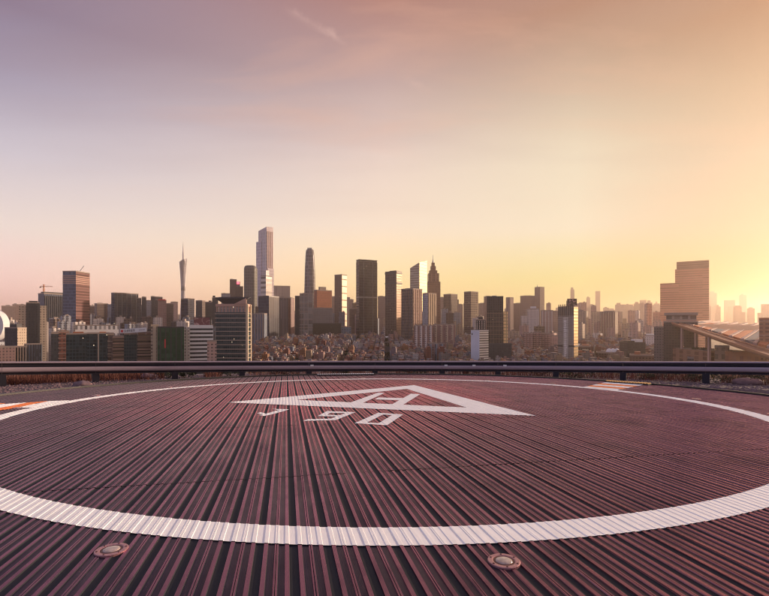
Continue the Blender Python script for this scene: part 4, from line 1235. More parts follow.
# pale apartment rows
def apartment_row(label, x0, x1, yt, Z, n, m, piermat, group, dep=14):
    t, poly, sc, H = T('apartment_block', label, x0, x1, yt, Z, m, dep=dep, group=group, piers=[(0, n, .42, 2.6, piermat, 0, 1.0)])
    for k in range(n):
        a = (k + .2) / n; mb = MB(); mb.prism(sub(poly, a, a + .45 / n, .2, .7), H, H + 1.6 * sc, 0, 0); mb.build('penthouse', M['concrete'], t)
apartment_row('pale pink striped apartment block before the brown gridded tower', 414, 433, 326, 1010, 4, pinkres2, whiteres, 'pale apartment rows')
apartment_row('pale striped apartment block with sunlit cream end beside the pink one', 433.4, 455, 325, 1040, 4, pinkres2, creamres, 'pale apartment rows')
apartment_row('shorter mauve striped block before the pale apartment rows', 428, 444.5, 344, 830, 3, pinkres2, bluegrey, 'pale apartment rows')
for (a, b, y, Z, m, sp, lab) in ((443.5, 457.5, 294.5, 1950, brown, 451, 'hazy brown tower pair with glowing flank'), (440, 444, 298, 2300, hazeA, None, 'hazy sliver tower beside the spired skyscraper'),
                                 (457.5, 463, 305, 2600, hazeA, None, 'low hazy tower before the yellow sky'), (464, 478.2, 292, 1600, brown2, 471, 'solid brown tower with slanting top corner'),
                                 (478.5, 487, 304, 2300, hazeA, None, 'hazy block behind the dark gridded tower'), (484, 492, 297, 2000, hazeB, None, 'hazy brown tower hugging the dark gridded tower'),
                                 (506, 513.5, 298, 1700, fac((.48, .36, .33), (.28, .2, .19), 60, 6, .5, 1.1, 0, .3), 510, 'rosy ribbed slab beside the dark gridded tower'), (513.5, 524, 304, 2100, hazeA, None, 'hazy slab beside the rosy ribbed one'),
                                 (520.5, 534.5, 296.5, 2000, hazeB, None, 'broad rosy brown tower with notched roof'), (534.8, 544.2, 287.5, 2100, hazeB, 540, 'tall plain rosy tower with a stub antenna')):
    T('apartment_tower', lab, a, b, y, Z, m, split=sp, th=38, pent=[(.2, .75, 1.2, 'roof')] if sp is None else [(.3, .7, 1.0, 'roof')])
mb = MB(); Z = 2110; t = empty('antenna', (wx(538.5, Z), Z + 15, wz(287.5, Z)), 'stub antenna on the tall plain rosy tower', 'antenna'); mb.bar((0, 0, 0), (0, 0, 9), 2.2, 0, 8); mb.bar((0, 0, 9), (0, 0, 15), .6, 0, 6); mb.build('mast', M['steel'], t); mb = MB(); mb.box(-6, 6, -6, 6, 0, 2.5); mb.build('base', M['roof'], t)
t, poly, sc, H = T('apartment_tower', 'pale tower with rounded pavilion top before the broad rosy tower', 527.5, 539, 309, 1500, whiteres, pent=[(.25, .75, 2.6, 'white')], piers=[(0, 4, .35, 2, whiteres, 0, 1)])
T('apartment_tower', 'rosy ribbed apartment tower behind the striped pink row', 541, 553, 311, 1650, pinkres, piers=[(0, 4, .35, 2.4, whiteres, 0, 1)], pent=[(.2, .4, 1.2, 'concrete'), (.6, .8, 1.2, 'concrete')])
T('apartment_tower', 'hazy warm tower between ribbed tower and billboard tower', 552, 559, 311.5, 2000, hazeA)
T('apartment_tower', 'peach tower seen past the billboard tower', 577.5, 583, 318, 1800, hazeC)
# dark gridded tower with gold flank
t, poly, sc, H = T('glass_tower', 'dark gridded glass tower with golden side wing', 487, 503, 297, 860, fac((.10, .085, .075), (.03, .04, .042), 4.4, 3.4, .78, .72, .008, .12), dep=26, bands=(16, .8, .5, plain('bronze', (.20, .14, .11), .5), .02, .80), piers=[(0, 6, .12, .7, plain('bronze_pier', (.17, .12, .10), .5), 0, .82), (0, 7, .4, .6, M['dark'], .84, .995)], pent=[(.3, .6, 1.6, 'steel')], top_cap='dark')
mb = MB(); mb.prism(sub(poly, 1.02, 1.28, .1, .9), 0, wz(311.5, 860), 0, 1); mb.build('side_wing', [goldface, M['roof']], t)
mb = MB(); mb.prism(sub(poly, -.02, 1.5, -.25, -.02), 0, wz(343, 860), 0, 1); mb.build('podium', [dkres, M['roof']], t)
t, poly, sc, H = T('slab_block', 'blank white slab with a banded flank and dark roof box', 471, 488.5, 331, 800, fac((.62, .64, .70), (.50, .52, .58), 9, 90, .02, .02), split=479.5, th=42, m2=whitebands, top_cap='white')
mb = MB(); mb.prism(sub(poly, .25, .9, .3, .9), H + .01, H + 1.8, 0, 0); mb.build('roof_box', M['dark'], t)
a, b = poly[3], poly[0]
mb = MB(); mb.box(-1.3, 1.3, -.3, .0, H - 7, H - 4); o = mb.build('wall_mark', M['dark'], t); o.location = (a[0] * .85 + b[0] * .15, a[1] * .85 + b[1] * .15 - .5, 0)
T('apartment_block', 'small dark block with a peaked roof above the blank white slab', 476, 485.5, 320, 960, dkres, piers=[(0, 4, .3, 1.2, whiteres, 0, 1)], pent=[(.25, .75, 3, 'dark')])
for k, (a, b, y) in enumerate(((523.5, 533, 333.5), (533.5, 541.5, 332.5), (542, 550.5, 334))):
    apartment_row(('rosy striped apartment block beside the golden winged tower', 'middle rosy striped apartment block of the pink row', 'rosy striped apartment block beside the billboard tower')[k], a, b, y, 1050 + 12 * k, 3, pinkres2, pinkres, 'pink striped row', 16)
T('apartment_block', 'warm pink low block next to the pink striped row', 551, 558, 336, 1100, pinkres, dep=18)
# billboard tower
def billboard_tower():
    Z = 870.0
    t, poly, sc, H = T('apartment_tower', 'grey two-lobed tower with scrawled white panel and golden flank', 558.5, 577.5, 307, Z, fac((.36, .33, .32), (.08, .08, .085), 3.6, 3.2, .6, .55, 0, .3), split=573.5, th=25, m2=goldface, dep=20, piers=[(3, 1, .34, 1.2, fac((.50, .48, .46), (.10, .12, .11), 4.4, 3.2, .55, .5, 0, .3), 0, .86), (3, 8, .35, 1.0, M['roofdark'], .88, 1.04)], bands=(1, 3, .6, M['dark'], .45, .46))
    L0, L1 = poly[3], poly[0]
    rr = random.Random(11)
    for k in range(26):        # pale slanted strokes on the middle panel
        z = H * (.08 + .74 * k / 26)
        e = ((L1[0] - L0[0]), (L1[1] - L0[1])); ln = math.hypot(*e)
        mb = MB(); w = ln * .10
        mb.box(-w, w * rr.uniform(.2, 1), -1.6, -1.35, 0, 1.2); mb.box(rr.uniform(-w, 0), rr.uniform(0, w), -1.6, -1.36, 1.2, 2.4)
        o = mb.build('panel_stroke', M['white'], t); f = .5
        o.location = (L0[0] + e[0] * f, L0[1] + e[1] * f, z); o.rotation_euler = (0, 0, math.atan2(e[1], e[0]))
    billboard('billboard', 'dark rooftop billboard with a pale picture on the two-lobed tower', 568, 576.5, 299, 305.6, Z + 2, (.02, .02, .03), (.55, .35, .38), .35)
billboard_tower()
t, poly, sc, H = T('apartment_block', 'warm twin apartment block with ribbed front standing alone in haze', 600.5, 617, 312, 1500, pinkres2, split=614.5, th=25, m2=creamres, piers=[(3, 6, .4, 2.6, creamres, 0, 1)], pent=[(.2, .35, 1.4, 'concrete'), (.6, .75, 1.4, 'concrete')])

# twin red towers
t, poly, sc, H = T('office_tower', 'lower reddish banded tower of the twin pair', 661.5, 677.3, 284, 1830, twinred, dep=60, top_cap='rust')
t, poly, sc, H = T('office_tower', 'tall reddish banded tower with a notched overhanging crown', 677.5, 706, 268.5, 1800, twinred, dep=70, parapet=False)
mb = MB(); mb.prism(sub(poly, .05, 1.0, .02, 1), H + 1.5, H + 7.5 * sc, 0, 0); mb.build('crown', fac((.38, .17, .12), (.28, .11, .08), 9, 90, 1.1, .3), t)
mb = MB(); mb.prism(sub(poly, .08, .96, .05, .95), H, H + 1.6, 0, 0); mb.build('crown_gap', M['roofdark'], t)

# concrete hall with sloping roof -----------------------------------------------
def sloping_hall():
    Z = 560.0; s = Z / F
    T('midrise_block', 'grey brick midrise block at the foot of the twin towers', 655, 665.5, 327.5, 640, fac((.34, .27, .24), (.15, .115, .11), 3.6, 3.2, .55, .5, 0, .3), dep=22)
    t, poly, sc, H = T('stair_block', 'dark brick block with pale stacked roof slabs beside the sloping roof', 666, 695, 322, 610, brickdark, dep=26, top_cap='concrete')
    mb = MB(); mb.prism(sub(poly, .08, .96, .1, .9), H + 2, H + 9.0, 0, 1); mb.build('upper_storey', [fac((.40, .32, .28), (.25, .19, .17), 6, 9, .7, .7), M['concrete']], t)
    mb = MB(); mb.prism(sub(poly, .02, 1.0, .0, 1.0), H + 9.0, H + 12.4, 0, 0); mb.build('roof_slab', M['concrete'], t)
    hall = empty('sloping_roof_hall', (wx(725, Z), Z, 0), 'long sloping concrete roof on tall columns beside the dark brick block', 'building')
    ox, oy = hall.location.x, hall.location.y
    def W(x, y, Z): return (wx(x, Z) - ox, Z - oy, wz(y, Z))
    # roof edge beam runs from the far high end down towards the viewer
    a, b = W(672, 323.5, 600), W(775, 359, 400)
    c, d = W(800, 327.5, 640), W(705, 321.5, 800)
    def slab(p, q, r_, s_, th, nm, m):
        mb = MB(); top = [p, q, r_, s_]; bot = [(v[0], v[1], v[2] - th) for v in top]
        mb.face(top); mb.face(bot[::-1])
        for i in range(4): mb.face([top[i], bot[i], bot[(i + 1) % 4], top[(i + 1) % 4]][::-1])
        return mb.build(nm, m, hall)
    slab(a, b, c, d, 2.0, 'roof', plain('hall_roof', (.24, .11, .07), .9, scale=.05))
    def along(t_, u): return tuple((1 - u) * ((1 - t_) * a[i] + t_ * b[i]) + u * ((1 - t_) * d[i] + t_ * c[i]) for i in range(3))
    # edge beams and ribs across the roof
    for u in (0.0, .10):
        p, q = along(0, u), along(1, u)
        mb = MB(); mb.bar((p[0], p[1], p[2] + .9), (q[0], q[1], q[2] + .9), 1.3); mb.build('edge_beam', M['rustbeam'], hall)
    rm = plain('roof_terracotta', (.52, .17, .07), .85, scale=.05)
    for k in range(9):
        t0 = .08 + k * .105
        p, q = along(t0, .14), along(t0, .98)
        mb = MB(); mb.bar((p[0], p[1], p[2] + 1.6), (q[0], q[1], q[2] + 1.6), 2.3); mb.build('roof_rib', M['pinkstone'], hall)
        slab(*[(v[0], v[1], v[2] + 3.0) for v in (along(t0 + .025, .14), along(t0 + .085, .14), along(t0 + .085, .6), along(t0 + .025, .6))], 2.9, 'roof_panel', rm if k % 3 else M['roof'])
    for x, f, u in ((687, .14, .0), (703, .28, .06), (719, .46, .0), (700, .2, .5)):
        p = along(f, u)
        mb = MB(); mb.box(p[0] - 1.2, p[0] + 1.2, p[1] - 1.2, p[1] + 1.2, 0, p[2] - 1); mb.build('column', M['pinkstone'], hall)
    p, q = along(.48, .05), along(.95, .3)
    mb = MB(); mb.prism([(p[0] - 2, p[1] + 6), (q[0], p[1] + 6), (q[0], p[1] + 70), (p[0] - 2, p[1] + 70)], 0, wz(352, 500), 0, 1); mb.build('hall_wall', [fac((.40, .20, .13), (.22, .10, .07), 5, 14, .5, .8), M['concrete']], hall)
    FOOT.append((ox, oy, 150))
    T('annex_block', 'small concrete annex with a dark opening under the sloping roof', 716, 728, 347, 500, fac((.38, .26, .20), (.10, .07, .06), 9, 6, .5, .6), dep=14)
    T('annex_block', 'bright terracotta block under the sloping roof', 728.5, 757, 353.5, 470, copper, dep=16, top_cap='rust')
    T('apartment_block', 'red brown block with pale floors closing the skyline beyond the roof', 763, 790, 319, 470, fac((.42, .19, .13), (.22, .10, .08), 4, 5, .6, .5), dep=20, top_cap='rust', bands=(8, .6, .4, M['pinkstone']))
    T('podium_block', 'low brown podium carrying a bushy tree', 690, 716, 358.5, 540, brown, dep=24)
sloping_hall()
def leafy(name, label, x, yb, yt, wpx, Z, palm=True):
    s = Z / F; h = (yb - yt) * s
    t = empty(name, (wx(x, Z), Z + 8, wz(yb, Z)), label, 'tree')
    mb = MB(); mb.bar((0, 0, -.2), (.3, 0, h * .5), .5, 0, 8, .3)
    for k in range(6):
        a = k * 1.05; mb.bar((.3, 0, h * .45), (math.cos(a) * wpx * s * .28, math.sin(a) * wpx * s * .28, h * rg.uniform(.6, .85)), .22, 0, 5, .08)
    mb.build('trunk', M['twig'], t)
    mb = MB()
    lumps = [(rg.uniform(-.4, .4) * wpx * s, rg.uniform(-.3, .3) * wpx * s, h * rg.uniform(.5, .9), rg.uniform(.8, 1.3)) for _ in range(14)]
    for k in range(2600):
        lx, ly, lz, ls = rg.choice(lumps)
        d = Vector((rg.gauss(0, 1), rg.gauss(0, 1), rg.gauss(0, .8))).normalized() * rg.uniform(.5, 1.1) * ls * h * .19
        c = Vector((lx, ly, lz)) + d
        u = Vector((rg.gauss(0, 1), rg.gauss(0, 1), rg.gauss(0, .7))).normalized() * rg.uniform(.25, .6)
        w = u.cross(Vector((rg.gauss(0, 1), rg.gauss(0, 1), rg.gauss(0, 1)))).normalized() * .22
        mb.face([tuple(c - w), tuple(c + u), tuple(c + w), tuple(c - u)])
    mb.build('crown', M['leaf'], t)
leafy('bushy_tree', 'bushy dark tree on the podium under the sloping roof', 702.5, 358.6, 347.5, 12, 545)

# low complexes --------------------------------------------------------------
def low_complex():
    gard = plain('roof_garden', (.05, .075, .03), .9, var=.5, scale=.3)
    dk = fac((.20, .12, .095), (.06, .04, .04), 5, 5, .6, .5)
    T('rooftop_garden_block', 'brown tiered block with roof garden below the billboard tower', 569, 593, 353.5, 900, dk, dep=50, roofm='rust', pent=[(.1, .9, 2.2, 'rust'), (.2, .4, 3.6, 'concrete'), (.55, .8, 3.2, 'dark')])
    T('rooftop_garden_block', 'upper tier of terraced brown roofs behind the billboard tower', 574, 590, 346.5, 1010, brown, dep=50, roofm='rust', pent=[(.1, .35, 2, 'white'), (.5, .9, 1.6, 'rust')])
    T('modern_block', 'dark modern block with stepped glass roof and white trim', 620.5, 644, 343, 900, dkres, split=628, th=60, roofm='roofdark', top_cap='dark', pent=[(.1, .5, 2.0, 'dark'), (.55, .95, 3.4, 'white')])
    T('modern_block', 'orange tiled terrace before the dark modern block', 631, 652, 355.5, 820, dk, dep=30, roofm='rust', pent=[(.2, .45, 3.5, 'rust')])
    T('modern_block', 'white stepped terrace house beside the dark modern block', 645.5, 656, 336, 1150, whiteres, dep=40, pent=[(.1, .8, 2, 'white')])
    T('low_block', 'long brown hall with pale roof edge in the hazy quarter', 612, 630, 334.5, 1500, brown, dep=40, pent=[(.3, .9, 2, 'concrete')])
    T('low_block', 'low dark hall with terrace roof beside the white domed tents', 597, 611, 353, 930, dk, dep=40, roofm='rust', pent=[(.3, .6, 2, 'concrete')])
    T('mall_block', 'white roofed shopping hall with green glass front below the big dark slab', 350, 372, 338.5, 1560, greyres, dep=70, roofm='white', top_cap='white', pent=[(.5, .9, 1.3, 'white')])
    T('mall_block', 'wide pale hall with curved canopy beside the white roofed one', 372.5, 396, 338, 1540, greyblock, dep=70, roofm='white', top_cap='white', pent=[(.1, .4, 1.6, 'red'), (.5, .8, 1.2, 'white')])
    T('low_block', 'red roofed hall among packed houses below the shopping hall', 351, 367, 350, 1240, brick, dep=40, roofm='rust', top_cap='rust')
    T('low_block', 'beige office block with flat roof below the shopping hall', 383, 397, 345, 1300, creamres, dep=24)
    T('low_block', 'brown striped low apartment block below the shopping hall', 366, 381, 346.5, 1290, pinkres2, dep=18)
    T('low_block', 'cream low hall before the brown gridded tower', 394, 405, 353, 1180, creamres, dep=24)
    T('low_block', 'blue screened block at the foot of the big dark slab', 341.5, 351, 327, 1640, fac((.16, .25, .36), (.10, .16, .24), 9, 9, .6, .6), dep=20)
    Z = 960; tent = empty('domed_tent', (wx(613, Z), Z, 0), 'white domed tent roofs on the terrace beside the dark modern block', 'tent')
    mb = MB(); mb.box(-13, 13, -8, 8, 0, wz(352, Z)); mb.build('base', M['concrete'], tent)
    for k, dx in enumerate((-8, 0, 8)):
        mb = MB()
        loft(mb, dx, 0, [(wz(352, Z) + .01, 6.4, 7), (wz(352, Z) + 3, 5.6, 6), (wz(352, Z) + 6, 3.4, 3.6), (wz(352, Z) + 7.4, 1.2, 1.2)], 16, 0, 0); smooth(mb.build('dome', M['white'], tent))
low_complex()

# lattice broadcast tower ---------------------------------------------------------
def lattice_tower():
    Z = 2500.0; s = Z / F
    t = empty('lattice_tower', (wx(183.2, Z), Z, 0), 'slender twisted lattice broadcast tower with a needle mast', 'tower')
    zb, zt = 0.0, wz(258.5, Z)
    def ringpt(k, f, twist):
        a = 2 * math.pi * k / 24 + twist * f
        r = (5.0 * (1 - f) + 3.4 * f) * s
        return (r * math.cos(a), r * math.sin(a) * .85, zb + (zt - zb) * f)
    mb = MB()
    for k in range(24):
        A_, B_ = Vector(ringpt(k, 0, 0)), Vector(ringpt(k, 1, 0))
        a = 2 * math.pi * k / 24; a2 = a + 2.2
        B_ = Vector((3.5 * s * math.cos(a2), 3.5 * s * .85 * math.sin(a2), zt - 10 + 10 * math.cos(a2)))
        mb.bar(A_, B_, 1.5, 0, 5, 1.2)
    mb.build('column_lattice', M['lattice'], t)
    mb = MB()
    for j in range(1, 34):
        f = j / 34
        pts = []
        for k in range(24):
            a = 2 * math.pi * k / 24; a2 = a + 2.2
            A_ = Vector((5 * s * math.cos(a), 5 * s * .85 * math.sin(a), zb)); B_ = Vector((3.5 * s * math.cos(a2), 3.5 * s * .85 * math.sin(a2), zt - 10))
            pts.append(A_.lerp(B_, f))
        for k in range(24): mb.bar(pts[k], pts[(k + 1) % 24], .8, 0, 3)
    mb.build('ring_lattice', M['lattice'], t)
    mb = MB(); loft(mb, 0, 0, [(0, 1.6 * s, 1.6 * s), (zt - 8, 1.4 * s, 1.4 * s)], 16); mb.build('core', M['latticecore'], t)
    for f0, f1 in ((.1, .16), (.36, .42), (.62, .68), (.86, .97)):
        mb = MB(); r0 = 5 * (1 - f0) + 3.5 * f0
        k0 = (r0 * (.50 + .25 * abs(f0 - .55) * 2)) * s
        loft(mb, 0, 0, [(zt * f0, k0, k0 * .85), (zt * f1, k0 * .97, k0 * .83)], 20); mb.build('floor_cluster', greyblock, t)
    mb = MB(); mb.bar((0, 0, zt - 12), (0, 0, wz(252, Z)), 4.4, 0, 8, 3.4); mb.bar((0, 0, wz(252, Z)), (0, 0, wz(247, Z)), 2.6, 0, 8, 2.0); mb.bar((0, 0, wz(247, Z)), (0, 0, wz(241.5, Z)), 1.5, 0, 6, .5)
    mb.build('mast', M['lattice'], t)
    FOOT.append((t.location.x, t.location.y, 60))
M['lattice'] = plain('lattice_steel', (.50, .47, .50), .5, .2)
M['latticecore'] = plain('lattice_core', (.28, .25, .27), .7)
lattice_tower()

# ------------------------------------------------------------------ ordinary town: repeats
def free(x, y, r):
    for fx, fy, fr in FOOT:
        if (fx - x) ** 2 + (fy - y) ** 2 < (fr + r) ** 2: return False
    return True
rt = random.Random(21)
def block_mesh(w, d, h, m, hut=True, seed=0):
    q = random.Random(seed)
    mb = MB(); mb.prism([(-w / 2, -d / 2), (w / 2, -d / 2), (w / 2, d / 2), (-w / 2, d / 2)], 0, h, 0, 1)
    nb = max(2, int(w / 8))
    for k in range(nb):                       # projecting bays
        x = -w / 2 + w * (k + .5) / nb
        mb.box(x - w / nb * .24, x + w / nb * .24, -d / 2 - 1.8, -d / 2 + .2, 0, h + (1.2 if q.random() < .5 else .4), 0, 1)
    if hut:
        for k in range(q.choice((1, 2, 2))):
            x = q.uniform(-w * .3, w * .2); mb.box(x, x + w * .22, -d * .2, d * .25, h, h + q.uniform(3, 6.5), 2, 2)
    return mb.mesh('midrise', [m, M['roof'], M['concrete']])
MID = [('white', whiteres), ('grey', greyres), ('rosy', pinkres), ('cream', creamres), ('blue grey', bluegrey), ('brown', brown)]
def scatter_mid(n, xr, ytr, Zr, kinds, group, what, wr=(16, 30), name='midrise_block'):
    k = tries = 0
    while k < n and tries < n * 40:
        tries += 1
        Z = math.exp(rt.uniform(math.log(Zr[0]), math.log(Zr[1]))); x = rt.uniform(*xr)
        y = rt.uniform(*ytr)
        X = wx(x, Z); w = rt.uniform(*wr); d = rt.uniform(12, 20)
        h = wz(y, Z)
        if h < 14 or not free(X, Z, w * .7): continue
        col, m = MID[rt.choice(kinds)]
        me = block_mesh(w, d, h, m, True, k)
        az = math.atan2(X, Z)
        turn = rt.choice((0, 0, .5, -.4, .25))
        o = place(name, me, None, (X, Z, 0), -az + turn)
        size = 'squat' if h < 55 else ('tall' if h > 85 else 'medium')
        wide = 'broad' if w > sum(wr) / 2 else 'narrow'
        tag(o, '%s %s %s %s apartment block %s' % (size, wide, 'square-set' if turn == 0 else 'turned', col, what), 'building', group)
        FOOT.append((X, Z, w * .6)); k += 1
scatter_mid(85, (50, 250), (313, 327), (1150, 2200), (0, 0, 1, 4, 1, 5), 'midrise blocks around the lattice tower', 'packed around the foot of the lattice tower')
scatter_mid(34, (-20, 60), (318, 334), (950, 1900), (1, 4, 5, 0), 'midrise blocks by the doughnut building', 'in the crowd behind the doughnut building')
scatter_mid(26, (255, 345), (306, 322), (1750, 2600), (1, 5, 2, 4), 'midrise blocks behind the slender skyscraper', 'behind the slender skyscraper')
scatter_mid(60, (455, 660), (322, 336), (1250, 2400), (2, 2, 3, 5, 0), 'hazy midrise blocks towards the sun', 'in the hazy rosy quarter towards the sun')
scatter_mid(60, (255, 460), (309, 331), (1450, 2500), (1, 5, 2, 3, 4, 0), 'midrise blocks between the skyscrapers', 'between the skyscrapers above the low houses')
scatter_mid(30, (395, 465), (322, 334), (1700, 2600), (2, 5, 3), 'midrise blocks behind the pale rows', 'behind the pale apartment rows')

scatter_mid(46, (455, 662), (302, 324), (1900, 4200), (2, 3, 2, 5), 'hazy apartment towers towards the sun', 'rising in haze beside the twin red towers', (22, 40), 'apartment_tower')

scatter_mid(42, (70, 258), (301, 317), (1700, 3000), (0, 1, 4, 1, 2), 'slab blocks beyond the lattice tower', 'standing beyond the midrise crowd of the lattice tower', (18, 34), 'slab_block')
scatter_mid(30, (255, 480), (299, 318), (1900, 3200), (1, 2, 5, 4, 3), 'slab blocks beyond the skyscrapers', 'glimpsed beyond the skyscrapers', (20, 36), 'slab_block')
scatter_mid(44, (470, 662), (310, 328), (1450, 2700), (2, 3, 0, 2), 'slab blocks in the sunward quarter', 'overlapping in the sunward quarter', (18, 34), 'slab_block')

def far_tower(x0, x1, y, Z, label, group, m):
    (cx, cy), poly, sc = footprint(x0, x1, Z)
    mb = MB(); H = wz(y, Z); mb.prism(poly, 0, H, 0, 1)
    if rt.random() < .7: mb.prism(sub(poly, rt.uniform(.1, .3), rt.uniform(.5, .9)), H, H + rt.uniform(.6, 2.2) * sc, 0, 1)
    if rt.random() < .35: mb.prism(sub(poly, -.25, .0, .1, .9), 0, H * rt.uniform(.75, .93), 0, 1)
    o = mb.build('distant_tower', [m, M['roof']]); o.location = (cx, cy, 0)
    for v in o.data.vertices: pass
    tag(o, label, 'building', group)
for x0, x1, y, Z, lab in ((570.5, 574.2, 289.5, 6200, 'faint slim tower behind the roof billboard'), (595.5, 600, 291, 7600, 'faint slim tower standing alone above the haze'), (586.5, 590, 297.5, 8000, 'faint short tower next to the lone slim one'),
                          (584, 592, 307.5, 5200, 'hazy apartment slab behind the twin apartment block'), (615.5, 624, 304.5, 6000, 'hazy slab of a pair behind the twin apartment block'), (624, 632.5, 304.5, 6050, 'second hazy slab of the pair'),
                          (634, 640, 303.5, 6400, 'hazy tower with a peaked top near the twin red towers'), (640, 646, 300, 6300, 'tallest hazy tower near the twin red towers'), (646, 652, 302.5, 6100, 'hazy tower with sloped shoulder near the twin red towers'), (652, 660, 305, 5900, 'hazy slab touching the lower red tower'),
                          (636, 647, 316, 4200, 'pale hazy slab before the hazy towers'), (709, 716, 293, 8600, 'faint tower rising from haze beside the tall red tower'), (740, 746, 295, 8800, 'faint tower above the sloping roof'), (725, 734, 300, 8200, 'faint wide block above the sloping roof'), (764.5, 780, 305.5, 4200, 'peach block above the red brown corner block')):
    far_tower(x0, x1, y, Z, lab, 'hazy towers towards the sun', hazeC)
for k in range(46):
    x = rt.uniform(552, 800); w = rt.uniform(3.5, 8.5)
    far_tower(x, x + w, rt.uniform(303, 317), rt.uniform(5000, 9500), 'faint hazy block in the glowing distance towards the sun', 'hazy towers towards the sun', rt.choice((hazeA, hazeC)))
for k in range(40):
    x = rt.uniform(-20, 560); w = rt.uniform(3, 7)
    far_tower(x, x + w, rt.uniform(308, 319), rt.uniform(4500, 9000), 'faint distant block between the skyscrapers', 'distant blocks between the skyscrapers', rt.choice((hazeB, hazeA)))

# packed low houses ---------------------------------------------------------------
HC = [('white', (.62, .58, .57)), ('pink', (.50, .32, .30)), ('beige', (.50, .38, .28)), ('grey', (.33, .31, .33)), ('orange', (.52, .26, .14)), ('mauve', (.34, .26, .32)), ('brick-red', (.36, .14, .11)), ('blue', (.24, .28, .40))]
HM = [fac(tuple(v * .72 for v in c), tuple(v * .3 for v in c), 3.2, 3.4, .5, .5, 0, .4) for _, c in HC]
HR = [plain('house_roof_a', (.30, .24, .23), .9, scale=.1), plain('house_roof_b', (.18, .16, .17), .9, scale=.1), plain('house_roof_c', (.42, .20, .14), .9, scale=.1)]
HV = {}
def house_geo(mb, w, d, h, kind, X=0, Y=0, rz=0.0, mi=(0, 1), z0=0.0):
    c, s = math.cos(rz), math.sin(rz)
    tr = lambda p: (X + p[0] * c - p[1] * s, Y + p[0] * s + p[1] * c)
    rect = lambda a, b, e, f: [tr((a, e)), tr((b, e)), tr((b, f)), tr((a, f))]
    h += z0
    mb.prism(rect(-w / 2, w / 2, -d / 2, d / 2), z0 - 4, h, mi[0], mi[1])
    if kind == 1: mb.prism(rect(-w * .4, w * .05, -d * .1, d * .4), h, h + 3.0, mi[0], mi[1])
    if kind == 2:
        mb.prism(rect(-w * .1, w * .42, -d * .4, d * .3), h, h + 3.4, mi[0], mi[1]); mb.prism(rect(-w * .4, -w * .2, -d * .3, -d * .05), h, h + 1.8, mi[1], mi[1])
cand = []
tries = 0
grid = set()
while len(cand) < 4200 and tries < 90000:
    tries += 1
    if rt.random() < .82: Z, x = rt.uniform(700, 1420), rt.uniform(252, 665)
    else: Z, x = rt.uniform(1400, 2600), rt.uniform(-30, 700)
    X = wx(x, Z)
    key = (int(X // 11.5), int(Z // 12.5))
    if key[0] % 7 == 0 or key[1] % 9 == 0: continue          # lanes
    if key in grid or not free(X, Z, 5): continue
    grid.add(key)
    X, Y = (key[0] + .5) * 11.5 + rt.uniform(-.8, .8), (key[1] + .5) * 12.5 + rt.uniform(-1, 1)
    hot = .5 + .5 * noise.noise(Vector((X * .006, Y * .006, 0)))
    h = rt.uniform(8, 15) + hot * 8 + (9 if rt.random() < .05 else 0)
    ci = rt.choice((0, 0, 1, 1, 2, 2, 3, 4, 5, 6, 7, 1, 2)); kind = rt.choice((0, 1, 1, 2))
    cand.append((Z, X, Y, h, ci, kind, rt.uniform(8, 11), rt.uniform(8.5, 12), .35 * noise.noise(Vector((X * .004, Y * .004, 3.0))) + rt.uniform(-.06, .06) + (.5 if hot > .6 else 0), 250 < x < 480 and 325 + F * (100 - hill(X, Y) - h) / Y < 359.5))
vis = [c for c in cand if c[9]]
vis.sort(key=lambda c: c[0])
single = vis[:290]
ids = set(id(c) for c in single)
KIND = ('bare flat-roofed', 'flat-roofed', 'terraced')
for c in single:
    Z, X, Y, h, ci, kind, w, d, rz, _ = c
    hh = round(h / 3) * 3
    kk = (ci, kind, hh)
    if kk not in HV:
        mb = MB(); house_geo(mb, 9.6, 10.4, hh, kind); HV[kk] = mb.mesh('house', [HM[ci], HR[(ci + kind) % 3]])
    o = place('house', HV[kk], None, (X, Y, hill(X, Y)), rz)
    tag(o, '%s %s %s house packed into the low quarter below the skyscrapers' % ('low' if hh <= 12 else ('tall' if hh >= 24 else 'four-storey' if hh <= 15 else 'six-storey'), HC[ci][0], KIND[kind]), 'house', 'packed houses below the skyscrapers')
mb = MB()
for c in cand:
    if id(c) in ids: continue
    Z, X, Y, h, ci, kind, w, d, rz, _ = c
    house_geo(mb, w, d, h, kind, X, Y, rz, (ci, 8 + (ci + kind) % 3), hill(X, Y))
tag(mb.build('far_houses', HM + HR), 'mass of small packed houses spreading between the towers', 'houses', kind='stuff')
# the town goes on to both sides of what the photograph shows
mb = MB()
for k in range(900):
    Z = math.exp(rt.uniform(math.log(750), math.log(5000)))
    x = rt.uniform(-520, -32) if rt.random() < .55 else rt.uniform(800, 1350)
    X = wx(x, Z); w, d, h = rt.uniform(14, 34), rt.uniform(12, 24), rt.uniform(15, 80) * (1.5 if rt.random() < .12 else 1)
    if not free(X, Z, w * .5): continue
    rz = rt.uniform(-.4, .4); c, q = math.cos(rz), math.sin(rz)
    P4 = lambda a, b: [(X + u * c - v * q, Z + u * q + v * c) for u, v in ((-a, -b), (a, -b), (a, b), (-a, b))]
    ci = rt.randrange(8)
    mb.prism(P4(w / 2, d / 2), 0, h, ci, 8 + ci % 3); mb.prism(P4(w / 6, d / 5), h, h + rt.uniform(2, 5), ci, 8)
tag(mb.build('outlying_town', HM + HR), 'mass of ordinary blocks stretching away beside the skyline', 'buildings', kind='stuff')
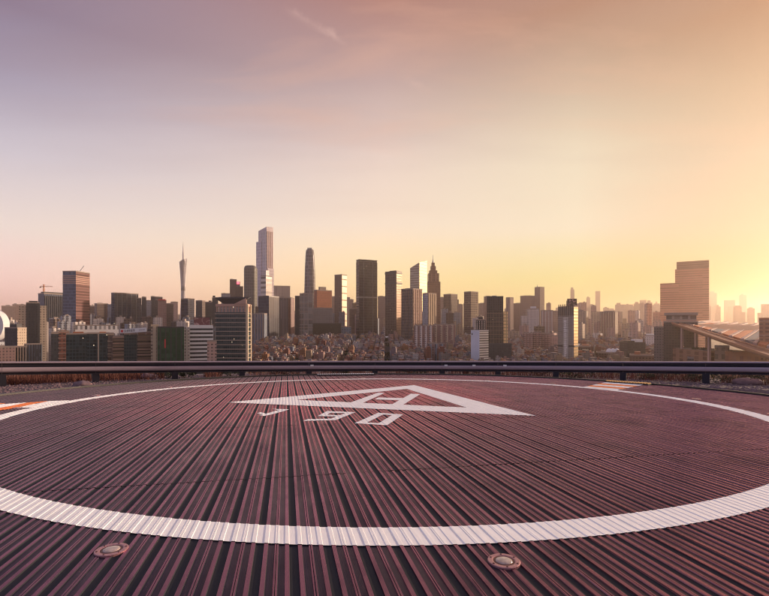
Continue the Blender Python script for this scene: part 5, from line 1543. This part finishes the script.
# tree masses between the towers
mb = MB()
TM = [plain('tree_mass', (.030, .042, .022), .9, var=.5, scale=.05), plain('tree_mass_light', (.05, .06, .03), .9, var=.5, scale=.05)]
for x0, x1, Za, Zb, n in ((300, 345, 1330, 1500, 260), (335, 425, 1290, 1500, 520), (255, 300, 1290, 1400, 100), (255, 470, 760, 1280, 260), (440, 560, 1250, 1900, 300), (560, 660, 1150, 1800, 260), (-20, 250, 1000, 1500, 250)):
    for k in range(n):
        Z = rt.uniform(Za, Zb); X = wx(rt.uniform(x0, x1), Z); h = rt.uniform(7, 15); r = rt.uniform(4, 8)
        if not free(X, Z, 1): continue
        mi = rt.choice((0, 0, 1))
        for j in range(26):
            a, e = rt.uniform(0, 6.28), rt.uniform(-.3, 1)
            hz_ = hill(X, Z)
            c = Vector((X + r * math.cos(a) * math.sqrt(max(0, 1 - e * e)) * rt.uniform(.6, 1), Z + r * math.sin(a) * math.sqrt(max(0, 1 - e * e)) * rt.uniform(.6, 1), hz_ + h * .55 + e * h * .45))
            u = Vector((rt.gauss(0, 1), rt.gauss(0, 1), rt.gauss(0, 1))).normalized() * rt.uniform(1.2, 2.6)
            w = u.cross(Vector((rt.gauss(0, 1), rt.gauss(0, 1), rt.gauss(0, 1)))).normalized() * rt.uniform(1.2, 2.2)
            mb.face([tuple(c - w), tuple(c + u), tuple(c + w), tuple(c - u)], mi)
tag(mb.build('tree_cover', TM), 'dark tree cover between the distant towers and houses', 'trees', kind='stuff')
for o in list(bpy.data.objects):
    if '_top' in o.keys(): del o['_top']

# ------------------------------------------------------------------ haze
def haze():
    m = bpy.data.materials.new('haze'); m.use_nodes = True
    n, l = m.node_tree.nodes, m.node_tree.links; n.clear()
    v = n.new('ShaderNodeVolumePrincipled'); o = n.new('ShaderNodeOutputMaterial')
    v.inputs['Color'].default_value = HAZE_COL
    v.inputs['Density'].default_value = HAZE_DEN
    v.inputs['Anisotropy'].default_value = HAZE_G
    l.new(v.outputs[0], o.inputs['Volume'])
    mb = MB(); mb.box(-13500, 13500, -13500, 13500, -1.0, 700); tag(mb.build('haze', m), 'thin warm evening haze over the whole city', 'haze', kind='stuff')
HAZE_COL, HAZE_DEN, HAZE_G = (1.0, .81, .66, 1), 7.4e-5, .76
haze()
